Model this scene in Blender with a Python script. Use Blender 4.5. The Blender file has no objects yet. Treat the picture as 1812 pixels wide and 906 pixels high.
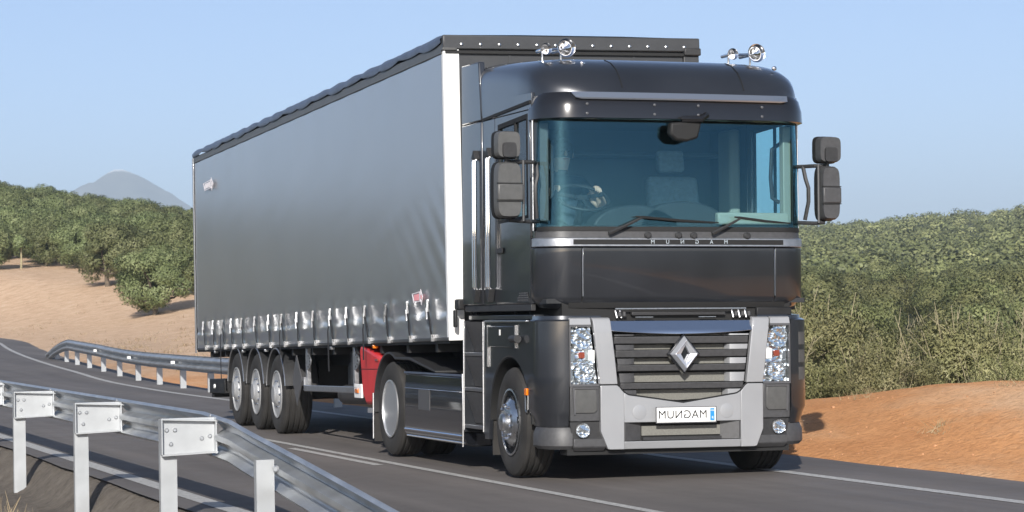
import bpy, bmesh, math, random
import numpy as np
from mathutils import Vector, Matrix
random.seed(7); rng = np.random.default_rng(7)
SC = bpy.context.scene; COL = SC.collection
PI = math.pi

# ------------------------------------------------------------------ camera
CAM = Vector((-8.3101, -20.2883, 1.4533))
YAW, PITCH, ROLL, FPX = 0.3220, 0.0215, -0.0175, 4547.3
fw = Vector((math.sin(YAW)*math.cos(PITCH), math.cos(YAW)*math.cos(PITCH), math.sin(PITCH)))
rt = Vector((math.cos(YAW), -math.sin(YAW), 0)); up = rt.cross(fw)
rt, up = rt*math.cos(ROLL)+up*math.sin(ROLL), up*math.cos(ROLL)-rt*math.sin(ROLL)
cd = bpy.data.cameras.new('camera'); cam = bpy.data.objects.new('camera', cd); COL.objects.link(cam)
M3 = Matrix((rt, up, -fw)).transposed()
cam.matrix_world = Matrix.Translation(CAM) @ M3.to_4x4()
cd.sensor_width = 36; cd.lens = FPX/1812*36; cd.clip_start = .1; cd.clip_end = 30000
cd.dof.use_dof = True; cd.dof.focus_distance = 23.5; cd.dof.aperture_fstop = 9
SC.camera = cam
# ------------------------------------------------------------------ world, sun, exposure
SUN = Vector((-.88, -2.05, 1.0)).normalized()          # towards the sun
W = bpy.data.worlds.new('World'); SC.world = W; W.use_nodes = True
nt = W.node_tree; nt.nodes.clear()
sky = nt.nodes.new('ShaderNodeTexSky'); sky.sky_type = 'NISHITA'; sky.sun_disc = False
sky.sun_elevation = math.asin(SUN.z); sky.sun_rotation = math.atan2(SUN.x, SUN.y)
sky.altitude = 300; sky.air_density = .45; sky.dust_density = 1.0; sky.ozone_density = 1.0
bg = nt.nodes.new('ShaderNodeBackground'); bg.inputs['Strength'].default_value = .104
wo = nt.nodes.new('ShaderNodeOutputWorld')
nt.links.new(sky.outputs[0], bg.inputs[0]); nt.links.new(bg.outputs[0], wo.inputs[0])
sl = bpy.data.lights.new('sun', 'SUN'); sl.energy = 4.4; sl.angle = math.radians(.5); sl.color = (1, .96, .90)
so = bpy.data.objects.new('sun', sl); COL.objects.link(so)
so.rotation_euler = (-SUN).to_track_quat('-Z', 'Y').to_euler(); so.location = (0, 0, 50)
SC.view_settings.view_transform = 'Standard'; SC.view_settings.look = 'None'
SC.view_settings.exposure = .75; SC.view_settings.gamma = 1; SC.view_settings.use_curve_mapping = False
SC.cycles.max_bounces = 8; SC.cycles.transparent_max_bounces = 24; SC.cycles.volume_bounces = 0
SC.cycles.use_denoising = True

# ------------------------------------------------------------------ materials
MATS = {}
def mat(name, col, rough=.5, metal=0., coat=0., spec=.5, var=None, bump=None, emit=None, coord='Object', rvar=0):
    m = bpy.data.materials.new(name); m.use_nodes = True; MATS[name] = m
    t = m.node_tree; b = t.nodes['Principled BSDF']
    b.inputs['Base Color'].default_value = (*col, 1); b.inputs['Roughness'].default_value = rough
    b.inputs['Metallic'].default_value = metal; b.inputs['Coat Weight'].default_value = coat
    b.inputs['Coat Roughness'].default_value = .04; b.inputs['Specular IOR Level'].default_value = spec
    tc = t.nodes.new('ShaderNodeTexCoord')
    if var:                       # (scale, amount[, detail])
        n = t.nodes.new('ShaderNodeTexNoise'); n.inputs['Scale'].default_value = var[0]; n.inputs['Detail'].default_value = 6
        r = t.nodes.new('ShaderNodeValToRGB'); a = var[1]
        r.color_ramp.elements[0].position = .3; r.color_ramp.elements[1].position = .7
        r.color_ramp.elements[0].color = (*[c*(1-a) for c in col], 1)
        r.color_ramp.elements[1].color = (*[min(1, c*(1+a)) for c in col], 1)
        t.links.new(tc.outputs[coord], n.inputs['Vector']); t.links.new(n.outputs['Fac'], r.inputs[0])
        t.links.new(r.outputs[0], b.inputs['Base Color'])
        if rvar:
            mr = t.nodes.new('ShaderNodeMapRange'); mr.inputs[3].default_value = rough-rvar; mr.inputs[4].default_value = rough+rvar
            t.links.new(n.outputs['Fac'], mr.inputs[0]); t.links.new(mr.outputs[0], b.inputs['Roughness'])
    if bump:                      # (scale, strength, distance)
        n = t.nodes.new('ShaderNodeTexNoise'); n.inputs['Scale'].default_value = bump[0]; n.inputs['Detail'].default_value = 5
        k = t.nodes.new('ShaderNodeBump'); k.inputs['Strength'].default_value = bump[1]; k.inputs['Distance'].default_value = bump[2]
        t.links.new(tc.outputs[coord], n.inputs['Vector']); t.links.new(n.outputs['Fac'], k.inputs['Height'])
        t.links.new(k.outputs[0], b.inputs['Normal'])
    if emit:
        b.inputs['Emission Color'].default_value = (*emit[0], 1); b.inputs['Emission Strength'].default_value = emit[1]
    return m
mat('paint', (.026, .0285, .034), .32, .4, 1., var=(2.5, .12), rvar=.05)
mat('paint_black', (.008, .009, .012), .25, .2, 1.)
mat('visor_black', (.010, .010, .011), .18, 0, .6)
mat('plastic', (.022, .022, .023), .55, var=(40, .2), bump=(500, .1, .002))
mat('plastic_grey', (.05, .05, .052), .5, var=(30, .15), bump=(500, .1, .002))
mat('mirror_shell', (.075, .075, .073), .42, var=(20, .12))
mat('black', (.006, .006, .006), .7)
mat('chassis', (.011, .011, .012), .6, .2, var=(8, .4))
mat('silver', (.285, .29, .30), .40, .15, .4, var=(2.2, .06), rvar=.06)
mat('silver_dark', (.10, .10, .105), .4, .3, .3)
mat('chrome', (.75, .76, .78), .07, 1.)
m = mat('reflector', (.90, .91, .92), .16, .95); t = m.node_tree; vz = t.nodes.new('ShaderNodeTexVoronoi'); vz.inputs['Scale'].default_value = 24; tc = t.nodes.new('ShaderNodeTexCoord'); k = t.nodes.new('ShaderNodeBump'); k.inputs['Strength'].default_value = .6; k.inputs['Distance'].default_value = .02
t.links.new(tc.outputs['Object'], vz.inputs['Vector']); t.links.new(vz.outputs['Distance'], k.inputs['Height']); t.links.new(k.outputs[0], t.nodes['Principled BSDF'].inputs['Normal'])
mat('brow_metal', (.42, .46, .52), .28, .85)
mat('emblem_metal', (.62, .64, .68), .28, .7)
mat('brushed', (.55, .56, .57), .3, 1., var=(50, .1), rvar=.08)
mat('alu', (.50, .51, .53), .35, .9, var=(20, .12), rvar=.1)
mat('rim_polished', (.62, .63, .64), .38, .85)
mat('rim_silver', (.36, .365, .37), .45, .3, .2, var=(9, .12))
mat('rubber', (.021, .0195, .018), .85, var=(5, .4), bump=(120, .15, .003))
mat('radiator', (.15, .147, .13), .7, var=(90, .15))
mat('white_paint', (.80, .80, .78), .4, var=(3, .05))
mat('plate_white', (.78, .78, .76), .35)
mat('ink', (.008, .008, .009), .5)
mat('blue', (.02, .22, .55), .4)
mat('red_plastic', (.52, .028, .03), .38, var=(6, .12))
mat('orange_lens', (.75, .18, .01), .15, coat=1)
mat('red_lens', (.30, .055, .03), .15, coat=1)
mat('logo_pink', (.62, .25, .28), .5); mat('logo_white', (.70, .66, .68), .5)
mat('skin', (.60, .37, .27), .5, var=(30, .1)); mat('shirt', (.022, .034, .05), .8, var=(12, .2)); mat('hair', (.02, .014, .01), .6)
mat('trim_cream', (.30, .30, .25), .6); mat('seat_cloth', (.24, .265, .28), .85, var=(30, .15))
mat('dash', (.018, .019, .021), .6, var=(20, .2)); mat('cab_liner', (.09, .105, .115), .8)
mat('curtain', (.170, .184, .208), .38, 0, 1., spec=.6, var=(.7, .06), bump=(900, .06, .001))
MATS['curtain'].node_tree.nodes['Principled BSDF'].inputs['Coat Roughness'].default_value = .19; MATS['curtain'].node_tree.nodes['Principled BSDF'].inputs['Coat IOR'].default_value = 1.95
mat('tarp_blue', (.06, .075, .11), .4, var=(8, .2)); mat('headboard', (.040, .041, .043), .42, var=(5, .1))
mat('strap', (.012, .012, .014), .8)
mat('galv', (.42, .435, .45), .42, .75, var=(3.5, .22), rvar=.12, bump=(60, .05, .002))
mat('galv_post', (.40, .415, .425), .5, .4, var=(5, .09), rvar=.08, bump=(80, .06, .002))
mat('bark', (.12, .095, .07), .9, var=(6, .35), bump=(20, .6, .03))
mat('twig', (.30, .26, .16), .9, var=(9, .2))

def leaf_mat(name, c0, c1, c2, trans=.22, nsc=1.1, det=8):
    m = bpy.data.materials.new(name); m.use_nodes = True; MATS[name] = m
    t = m.node_tree; t.nodes.remove(t.nodes['Principled BSDF']); out = t.nodes['Material Output']
    tc = t.nodes.new('ShaderNodeTexCoord'); n = t.nodes.new('ShaderNodeTexNoise')
    n.inputs['Scale'].default_value = nsc; n.inputs['Detail'].default_value = det; n.inputs['Roughness'].default_value = .75 if det > 4 else .5
    r = t.nodes.new('ShaderNodeValToRGB'); e = r.color_ramp.elements
    e[0].position = .33; e[0].color = (*c0, 1); e[1].position = .68; e[1].color = (*c2, 1)
    k = e.new(.5); k.color = (*c1, 1)
    oi = t.nodes.new('ShaderNodeObjectInfo'); hs = t.nodes.new('ShaderNodeHueSaturation')
    mr = t.nodes.new('ShaderNodeMapRange'); mr.inputs[3].default_value = .78; mr.inputs[4].default_value = 1.2
    mh = t.nodes.new('ShaderNodeMapRange'); mh.inputs[3].default_value = .485; mh.inputs[4].default_value = .515
    t.links.new(tc.outputs['Object'], n.inputs['Vector']); t.links.new(n.outputs['Fac'], r.inputs[0])
    at_ = t.nodes.new('ShaderNodeAttribute'); at_.attribute_name = 'tint'; av = t.nodes.new('ShaderNodeMath'); av.operation = 'ADD'
    t.links.new(oi.outputs['Random'], mr.inputs[0]); t.links.new(mr.outputs[0], av.inputs[0]); t.links.new(at_.outputs['Fac'], av.inputs[1]); t.links.new(av.outputs[0], hs.inputs['Value'])
    t.links.new(oi.outputs['Random'], mh.inputs[0]); t.links.new(mh.outputs[0], hs.inputs['Hue'])
    t.links.new(r.outputs[0], hs.inputs['Color'])
    d = t.nodes.new('ShaderNodeBsdfPrincipled'); d.inputs['Roughness'].default_value = .55; d.inputs['Specular IOR Level'].default_value = .35
    tr = t.nodes.new('ShaderNodeBsdfTranslucent'); mx = t.nodes.new('ShaderNodeMixShader'); mx.inputs[0].default_value = trans
    t.links.new(hs.outputs[0], d.inputs['Base Color']); t.links.new(hs.outputs[0], tr.inputs['Color'])
    t.links.new(d.outputs[0], mx.inputs[1]); t.links.new(tr.outputs[0], mx.inputs[2]); t.links.new(mx.outputs[0], out.inputs['Surface'])
    return m
leaf_mat('olive_leaf', (.080, .100, .038), (.178, .204, .086), (.325, .345, .175))
leaf_mat('shrub_leaf', (.125, .135, .052), (.245, .242, .105), (.40, .375, .185))
leaf_mat('wood_leaf', (.105, .118, .045), (.19, .20, .082), (.30, .295, .135))
leaf_mat('far_leaf', (.12, .132, .050), (.175, .186, .075), (.25, .25, .110), .12, .35, 3)
leaf_mat('straw', (.30, .23, .12), (.42, .33, .19), (.52, .43, .27))

def glass(name, tint, ior, refl=(1, 1, 1), rough=.0):
    m = bpy.data.materials.new(name); m.use_nodes = True; MATS[name] = m
    t = m.node_tree; t.nodes.remove(t.nodes['Principled BSDF']); out = t.nodes['Material Output']
    tr = t.nodes.new('ShaderNodeBsdfTransparent'); tr.inputs[0].default_value = (*tint, 1)
    g = t.nodes.new('ShaderNodeBsdfGlossy'); g.inputs['Roughness'].default_value = rough; g.inputs['Color'].default_value = (*refl, 1)
    f = t.nodes.new('ShaderNodeFresnel'); f.inputs[0].default_value = ior
    x = t.nodes.new('ShaderNodeMixShader')
    ge = t.nodes.new('ShaderNodeNewGeometry'); fm = t.nodes.new('ShaderNodeMath'); fm.operation = 'SUBTRACT'; fm.use_clamp = True   # only the pane's outer face reflects
    t.links.new(f.outputs[0], fm.inputs[0]); t.links.new(ge.outputs['Backfacing'], fm.inputs[1])
    t.links.new(fm.outputs[0], x.inputs[0]); t.links.new(tr.outputs[0], x.inputs[1]); t.links.new(g.outputs[0], x.inputs[2])
    t.links.new(x.outputs[0], out.inputs['Surface'])
glass('windscreen', (.82, .93, .95), 1.88, (.30, .70, .88), .015)
glass('side_glass', (.74, .90, .92), 1.5, (.9, .95, 1), .0)
glass('lens', (.93, .95, .96), 1.5)

# ------------------------------------------------------------------ mesh helpers
class MB:
    def __init__(s): s.v = []; s.f = []
    def add(s, vs, fs):
        o = len(s.v); s.v += [tuple(p) for p in vs]; s.f += [tuple(i+o for i in q) for q in fs]; return s
    def box(s, x0, x1, y0, y1, z0, z1):
        return s.add([(x0,y0,z0),(x1,y0,z0),(x1,y1,z0),(x0,y1,z0),(x0,y0,z1),(x1,y0,z1),(x1,y1,z1),(x0,y1,z1)],
                     [(0,3,2,1),(4,5,6,7),(0,1,5,4),(1,2,6,5),(2,3,7,6),(3,0,4,7)])
    def prism(s, poly, ax, a, b):
        f = {'x': lambda p, t: (t, p[0], p[1]), 'y': lambda p, t: (p[0], t, p[1]), 'z': lambda p, t: (p[0], p[1], t)}[ax]
        n = len(poly)
        return s.add([f(p, a) for p in poly]+[f(p, b) for p in poly],
                     [tuple(range(n)), tuple(range(2*n-1, n-1, -1))]+[(i, (i+1) % n, n+(i+1) % n, n+i) for i in range(n)])
    def tube(s, path, r, n=8, cap=True):
        P = [Vector(p) for p in path]; rs = r if isinstance(r, (list, tuple)) else [r]*len(P)
        vs = []; ref = None
        for i, p in enumerate(P):
            d = (P[min(i+1, len(P)-1)]-P[max(i-1, 0)]).normalized()
            if ref is None: ref = d.orthogonal().normalized()
            u = (ref-d*ref.dot(d)); u = u.normalized() if u.length > 1e-6 else d.orthogonal().normalized(); ref = u; w = d.cross(u)
            for k in range(n):
                a = 2*PI*k/n; vs.append(p+(u*math.cos(a)+w*math.sin(a))*rs[i])
        fs = [(i*n+k, i*n+(k+1) % n, (i+1)*n+(k+1) % n, (i+1)*n+k) for i in range(len(P)-1) for k in range(n)]
        if cap: fs += [tuple(range(n-1, -1, -1)), tuple(range((len(P)-1)*n, len(P)*n))]
        return s.add(vs, fs)
    def lathe(s, prof, ax, c, n=32, closed=False, a0=0, a1=2*PI):
        full = abs(a1-a0-2*PI) < 1e-6; m = n if full else n+1; vs = []
        for k in range(m):
            a = a0+(a1-a0)*k/n; ca, sa = math.cos(a), math.sin(a)
            for r, h in prof:
                vs.append({'x': (c[0]+h, c[1]+r*ca, c[2]+r*sa), 'y': (c[0]+r*ca, c[1]+h, c[2]+r*sa), 'z': (c[0]+r*ca, c[1]+r*sa, c[2]+h)}[ax])
        q = len(prof); fs = []
        for k in range(n):
            k2 = (k+1) % m
            for i in range(q if closed else q-1):
                j = (i+1) % q; fs.append((k*q+i, k*q+j, k2*q+j, k2*q+i))
        if not closed and full:
            if prof[0][0] > 1e-5: fs.append(tuple(k*q for k in range(m)))
            if prof[-1][0] > 1e-5: fs.append(tuple(k*q+q-1 for k in range(m-1, -1, -1)))
        if closed and not full: fs += [tuple(range(q)), tuple((m-1)*q+i for i in range(q-1, -1, -1))]
        return s.add(vs, fs)
    def grid(s, P):
        m = len(P[0]); vs = [p for r in P for p in r]
        return s.add(vs, [(i*m+j, i*m+j+1, (i+1)*m+j+1, (i+1)*m+j) for i in range(len(P)-1) for j in range(m-1)])
    def sheet(s, P, Q):            # closed solid between two equal grids
        a, b = len(P), len(P[0]); vs = [p for r in P for p in r]+[p for r in Q for p in r]; o = a*b
        fs = [(i*b+j, i*b+j+1, (i+1)*b+j+1, (i+1)*b+j) for i in range(a-1) for j in range(b-1)]
        fs += [tuple(o+k for k in f[::-1]) for f in fs]
        rim = [j for j in range(b)]+[i*b+b-1 for i in range(1, a)]+[(a-1)*b+j for j in range(b-2, -1, -1)]+[i*b for i in range(a-2, 0, -1)]
        fs += [(rim[k], o+rim[k], o+rim[(k+1) % len(rim)], rim[(k+1) % len(rim)]) for k in range(len(rim))]
        return s.add(vs, fs)
    def mesh(s, name, m, smooth=35):
        me = bpy.data.meshes.new(name); me.from_pydata(s.v, [], s.f)
        b = bmesh.new(); b.from_mesh(me); bmesh.ops.recalc_face_normals(b, faces=b.faces); b.to_mesh(me); b.free()
        me.materials.append(MATS[m])
        if smooth:
            me.polygons.foreach_set('use_smooth', [True]*len(me.polygons)); me.set_sharp_from_angle(angle=math.radians(smooth))
        return me
    def build(s, name, m, parent=None, bevel=0, smooth=35, seg=2):
        o = bpy.data.objects.new(name, s.mesh(name, m, smooth)); COL.objects.link(o)
        if parent: o.parent = parent
        if bevel:
            k = o.modifiers.new('bevel', 'BEVEL'); k.width = bevel; k.segments = seg; k.limit_method = 'ANGLE'; k.angle_limit = math.radians(40); k.harden_normals = False
        return o
def obj(name, me, parent=None, loc=None, rot=None, scale=None):
    o = bpy.data.objects.new(name, me); COL.objects.link(o)
    if parent: o.parent = parent
    if loc: o.location = loc
    if rot: o.rotation_euler = rot
    if scale: o.scale = scale
    return o
def empty(name, loc=(0, 0, 0), rot=(0, 0, 0)):
    o = bpy.data.objects.new(name, None); COL.objects.link(o); o.location = loc; o.rotation_euler = rot; o.empty_display_size = .2; return o
def tag(o, label=None, cat=None, group=None, kind=None):
    if label: o['label'] = label
    if cat: o['category'] = cat
    if group: o['group'] = group
    if kind: o['kind'] = kind
    return o
def copy_tree(o, parent=None):
    c = o.copy(); COL.objects.link(c); c.parent = parent
    for ch in o.children: copy_tree(ch, c)
    return c
def fast_mesh(name, V, F, m, smooth=False, normals=None, tint=None):
    V = np.asarray(V, np.float32); F = np.asarray(F, np.int32); me = bpy.data.meshes.new(name); k = F.shape[1]
    me.vertices.add(len(V)); me.vertices.foreach_set('co', V.ravel())
    me.loops.add(F.size); me.loops.foreach_set('vertex_index', F.ravel())
    me.polygons.add(len(F)); me.polygons.foreach_set('loop_start', np.arange(0, F.size, k, dtype=np.int32))
    me.polygons.foreach_set('use_smooth', np.full(len(F), smooth))
    me.update(calc_edges=True); me.materials.append(MATS[m])
    if tint is not None: me.attributes.new('tint', 'FLOAT', 'POINT').data.foreach_set('value', np.asarray(tint, np.float32))
    if normals is not None:
        me.polygons.foreach_set('use_smooth', np.full(len(F), True)); me.normals_split_custom_set_from_vertices(np.asarray(normals, float).tolist())
    return me
def text_mesh(txt, size, m, extrude=.001, mirror=True, spacing=1.):
    cu = bpy.data.curves.new('text', 'FONT'); cu.body = txt; cu.size = size; cu.extrude = extrude; cu.align_x = 'CENTER'; cu.align_y = 'CENTER'; cu.space_character = spacing
    o = bpy.data.objects.new('text', cu); COL.objects.link(o)
    me = bpy.data.meshes.new_from_object(o.evaluated_get(bpy.context.evaluated_depsgraph_get()))
    bpy.data.objects.remove(o); bpy.data.curves.remove(cu)
    if mirror: me.transform(Matrix.Scale(-1, 4, (1, 0, 0))); me.flip_normals()
    me.materials.clear(); me.materials.append(MATS[m]); return me

# ------------------------------------------------------------------ terrain
def sm(a, b, x):
    t = np.clip((np.asarray(x, float)-a)/(b-a), 0, 1); return t*t*(3-2*t)
def curve_x(y):                                     # the road's sideways bend behind the truck
    s = np.maximum(0, np.asarray(y, float)-26); q = np.maximum(s-56, 0); p = np.minimum(q, 75)
    return .02*s*sm(0, 8, s)+.00076*np.minimum(s, 56)**2+.085*q-.004*p*p-.6*np.maximum(q-75, 0)
def road_z(y):                                      # the road climbs gently beyond the bend
    s = np.clip(np.asarray(y, float)-34, 0, 80); return .0105*s*np.minimum(1, s/10)
LP = np.array([(0,0),(45,0),(60,.15),(80,.75),(100,1.4),(125,2.35),(150,3.5),(175,5.2),(220,8.6),(280,12.6),(340,15.8),(420,18.6),(520,19),(900,8),(2000,0),(9000,0)])
RP = np.array([(0,0),(30,0),(45,-.9),(90,-.9),(150,.1),(210,1.5),(300,4.8),(400,9.5),(520,16.0),(640,22.3),(760,26.6),(850,27.4),(1000,22),(2000,0),(9000,0)])
def wob(x, y, sc, seed):
    x = np.asarray(x, float)/sc; y = np.asarray(y, float)/sc; r = np.random.default_rng(seed); o = 0
    for k in range(7):
        a = r.uniform(0, 2*PI); q = r.uniform(.6, 2.2); o = o+np.sin((x*math.cos(a)+y*math.sin(a))*q*2*PI+r.uniform(0, 6.3))/(q*2.5)
    return o/2.2
def height(x, y, raw=False):
    x = np.asarray(x, float); y = np.asarray(y, float)
    dx, dy = x-CAM.x, y-CAM.y; d = np.hypot(dx, dy); th = np.arctan2(dx, dy)
    lat = x-curve_x(y); u = lat-2.2
    t = sm(.20, .40, th)
    zl = np.interp(d, LP[:, 0], LP[:, 1]); zr = np.interp(d, RP[:, 0], RP[:, 1])
    zl = zl*(1-.30*np.clip((th-.125)/.085, 0, 1)*sm(150, 260, d)); zr = zr*(1-.16*np.clip((.53-th)/.10, 0, 1)*sm(200, 350, d)); far = zl*(1-t)+zr*t
    w = sm(0, 14, u); far = (far*w+road_z(y)*(1-w))*sm(-60, 10, y)
    cr = np.interp(y, [-16, -5, 4, 9.4, 16, 30], [.05, .55, .62, .25, .15, 0])
    bank = cr*(sm(0, 3.0, u)*(1-sm(3.8, 10, u)))
    rough = (wob(x, y, 2.6, 3)*.035+wob(x, y, .8, 4)*.012)*sm(0, 1.0, u)+wob(x, y, 30, 5)*.25*sm(25, 80, u)
    z = far+bank+rough
    z = np.where(u < 0, road_z(y), z)
    v = -4.45-lat                                   # verge on the camera's side
    verge = -.30*sm(0, .42, v)-.14*sm(.3, 2.2, v)-.10*sm(2, 12, v)+wob(x, y, 1.7, 9)*.03*sm(.3, 1, v)
    z = np.where(v > 0, verge+road_z(y), z)
    if not raw:
        z = z-.07*(1-sm(-.05, .45, u))*(1-sm(-.25, .12, v))
    return z
ths = np.concatenate([np.linspace(-PI, -.05, 40)[:-1], np.linspace(-.05, .70, 300), np.linspace(.70, PI, 36)[1:]])
ds = np.concatenate([np.linspace(.6, 12, 26)[:-1], np.linspace(12, 62, 190)[:-1], np.geomspace(62, 1000, 170)[:-1], np.geomspace(1000, 12000, 26)])
TH, DD = np.meshgrid(ths, ds, indexing='ij')
GX = CAM.x+DD*np.sin(TH); GY = CAM.y+DD*np.cos(TH); GZ = height(GX, GY)
n0, n1 = TH.shape; idx = np.arange(n0*n1).reshape(n0, n1)
F = np.stack([idx[:-1, :-1], idx[1:, :-1], idx[1:, 1:], idx[:-1, 1:]], -1).reshape(-1, 4)
V = np.stack([GX, GY, GZ], -1).reshape(-1, 3)
ctr = len(V); V = np.vstack([V, [CAM.x, CAM.y, float(height(CAM.x, CAM.y))]])

m = bpy.data.materials.new('soil'); m.use_nodes = True; MATS['soil'] = m
t = m.node_tree; b = t.nodes['Principled BSDF']; b.inputs['Roughness'].default_value = .95; b.inputs['Specular IOR Level'].default_value = .1
tc = t.nodes.new('ShaderNodeTexCoord')
def noise(t, sc, det=6, rg=.6, vec=None, stretch=None):
    n = t.nodes.new('ShaderNodeTexNoise'); n.inputs['Scale'].default_value = sc; n.inputs['Detail'].default_value = det; n.inputs['Roughness'].default_value = rg
    src = vec
    if stretch:
        mp = t.nodes.new('ShaderNodeMapping'); mp.inputs['Scale'].default_value = stretch; t.links.new(vec, mp.inputs['Vector']); src = mp.outputs[0]
    t.links.new(src, n.inputs['Vector']); return n
def ramp(t, src, *st):
    r = t.nodes.new('ShaderNodeValToRGB'); e = r.color_ramp.elements
    e[0].position, e[0].color = st[0][0], (*st[0][1], 1); e[1].position, e[1].color = st[-1][0], (*st[-1][1], 1)
    for p_, c_ in st[1:-1]: k = e.new(p_); k.color = (*c_, 1)
    t.links.new(src, r.inputs[0]); return r
def mix(t, f, a, b_):
    x = t.nodes.new('ShaderNodeMix'); x.data_type = 'RGBA'
    t.links.new(f, x.inputs[0]) if not isinstance(f, float) else setattr(x.inputs[0], 'default_value', f)
    t.links.new(a, x.inputs[6]); t.links.new(b_, x.inputs[7]); return x.outputs[2]
ob = tc.outputs['Object']
n_big = noise(t, .35, 8, .65, ob, (1, .35, 1)); n_mid = noise(t, 1.6, 8, .7, ob); n_fine = noise(t, 14, 6, .7, ob)
orange = ramp(t, n_big.outputs['Fac'], (.30, (.57, .25, .098)), (.5, (.67, .335, .150)), (.68, (.74, .49, .30)))
tan = ramp(t, n_mid.outputs['Fac'], (.28, (.46, .305, .195)), (.5, (.64, .445, .295)), (.72, (.72, .545, .385)))
green = ramp(t, n_mid.outputs['Fac'], (.3, (.055, .062, .028)), (.7, (.12, .115, .058)))
verge = ramp(t, n_mid.outputs['Fac'], (.3, (.115, .10, .086)), (.7, (.20, .175, .145)))
def attr(nm):
    a = t.nodes.new('ShaderNodeAttribute'); a.attribute_name = nm; return a.outputs['Fac']
c = mix(t, attr('tan'), orange.outputs[0], tan.outputs[0]); c = mix(t, attr('green'), c, green.outputs[0]); c = mix(t, attr('verge'), c, verge.outputs[0])
sp = ramp(t, n_fine.outputs['Fac'], (.30, (.68, .66, .64)), (.55, (1, 1, 1)), (.8, (1.0, 1.0, 1.0)))
mm = t.nodes.new('ShaderNodeMix'); mm.data_type = 'RGBA'; mm.blend_type = 'MULTIPLY'; mm.inputs[0].default_value = 1
t.links.new(c, mm.inputs[6]); t.links.new(sp.outputs[0], mm.inputs[7]); t.links.new(mm.outputs[2], b.inputs['Base Color'])
bp = t.nodes.new('ShaderNodeBump'); bp.inputs['Strength'].default_value = .7; bp.inputs['Distance'].default_value = .05
ad = t.nodes.new('ShaderNodeMath'); ad.operation = 'ADD'; t.links.new(n_mid.outputs['Fac'], ad.inputs[0]); t.links.new(n_fine.outputs['Fac'], ad.inputs[1])
t.links.new(ad.outputs[0], bp.inputs['Height']); t.links.new(bp.outputs[0], b.inputs['Normal'])

me = fast_mesh('ground', V, F, 'soil', True)
tri = bmesh.new(); tri.from_mesh(me); tri.verts.ensure_lookup_table()
for i in range(n0-1):
    tri.faces.new((tri.verts[ctr], tri.verts[int(idx[i+1, 0])], tri.verts[int(idx[i, 0])]))
tri.to_mesh(me); tri.free()
latv = V[:, 0]-curve_x(V[:, 1]); thv = np.arctan2(V[:, 0]-CAM.x, V[:, 1]-CAM.y); dv = np.hypot(V[:, 0]-CAM.x, V[:, 1]-CAM.y)
for nm, val in (('tan', sm(45, 85, dv+wob(V[:, 0], V[:, 1], 14, 2)*12)),
                ('green', np.maximum(np.maximum(sm(.21, .33, thv)*sm(36, 42, dv), sm(200, 330, dv)*.6), np.maximum(sm(.64, .72, thv), sm(.06, -.02, thv))*sm(6, 14, np.minimum(dv, np.abs(latv+1)*2)))+sm(-3, -7, V[:, 1])*sm(2.3, 3.2, latv)),
                ('verge', np.maximum(sm(-4.25, -4.42, latv), .45*sm(60, 66, dv)*sm(104, 84, dv)*sm(.20, .16, thv)*np.clip(.6+wob(V[:, 0], V[:, 1], 9, 61), 0, 1)))):
    a = me.attributes.new(nm, 'FLOAT', 'POINT'); a.data.foreach_set('value', np.clip(val, 0, 1).astype(np.float32))
ground = tag(obj('ground', me), kind='structure')

# ------------------------------------------------------------------ road
m = bpy.data.materials.new('asphalt'); m.use_nodes = True; MATS['asphalt'] = m
t = m.node_tree; b = t.nodes['Principled BSDF']; b.inputs['Specular IOR Level'].default_value = .35
tc = t.nodes.new('ShaderNodeTexCoord'); ob = tc.outputs['Object']
n1_ = noise(t, .6, 7, .65, ob, (2.2, .07, 1)); n2_ = noise(t, 90, 4, .7, ob); n3_ = noise(t, 1.5, 8, .7, ob)
a1 = ramp(t, n1_.outputs['Fac'], (.32, (.108, .096, .088)), (.68, (.180, .160, .146)))
a2 = ramp(t, n2_.outputs['Fac'], (.3, (.6, .6, .6)), (.5, (.95, .95, .95)), (.75, (1.0, 1.0, 1.0)))
mm = t.nodes.new('ShaderNodeMix'); mm.data_type = 'RGBA'; mm.blend_type = 'MULTIPLY'; mm.inputs[0].default_value = .8
n4_ = noise(t, .22, 5, .6, ob, (1, .45, 1)); a4 = ramp(t, n4_.outputs['Fac'], (.36, (.74, .73, .72)), (.5, (1, 1, 1)), (.66, (.84, .84, .84))); m4 = t.nodes.new('ShaderNodeMix'); m4.data_type = 'RGBA'; m4.blend_type = 'MULTIPLY'; m4.inputs[0].default_value = .75
t.links.new(a1.outputs[0], m4.inputs[6]); t.links.new(a4.outputs[0], m4.inputs[7]); t.links.new(m4.outputs[2], mm.inputs[6]); t.links.new(a2.outputs[0], mm.inputs[7]); t.links.new(mm.outputs[2], b.inputs['Base Color'])
r_ = ramp(t, n3_.outputs['Fac'], (.3, (.62,)*3), (.7, (.8,)*3)); t.links.new(r_.outputs[0], b.inputs['Roughness'])
bp = t.nodes.new('ShaderNodeBump'); bp.inputs['Strength'].default_value = .5; bp.inputs['Distance'].default_value = .006
t.links.new(n2_.outputs['Fac'], bp.inputs['Height']); t.links.new(bp.outputs[0], b.inputs['Normal'])
ys = np.concatenate([np.linspace(-60, 20, 60)[:-1], np.linspace(20, 330, 160)])
def strip(x0, x1, z, y0=-60, y1=330, edge=0, thick=0):
    yy = np.concatenate([[y0], ys[(ys > y0) & (ys < y1)], [y1]]); c_ = curve_x(yy); mb = MB()
    e0 = wob(yy, yy*0, 2.3, 21)*edge; e1 = wob(yy, yy*0, 2.1, 22)*edge
    cols = np.linspace(0, 1, 5 if x1-x0 > 1 else 2)
    P = [[(float((x0+e0[i])*(1-k)+(x1+e1[i])*k+c_[i]), float(yy[i]), z+float(road_z(yy[i]))) for k in cols] for i in range(len(yy))]
    mb.grid(P); return mb
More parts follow.
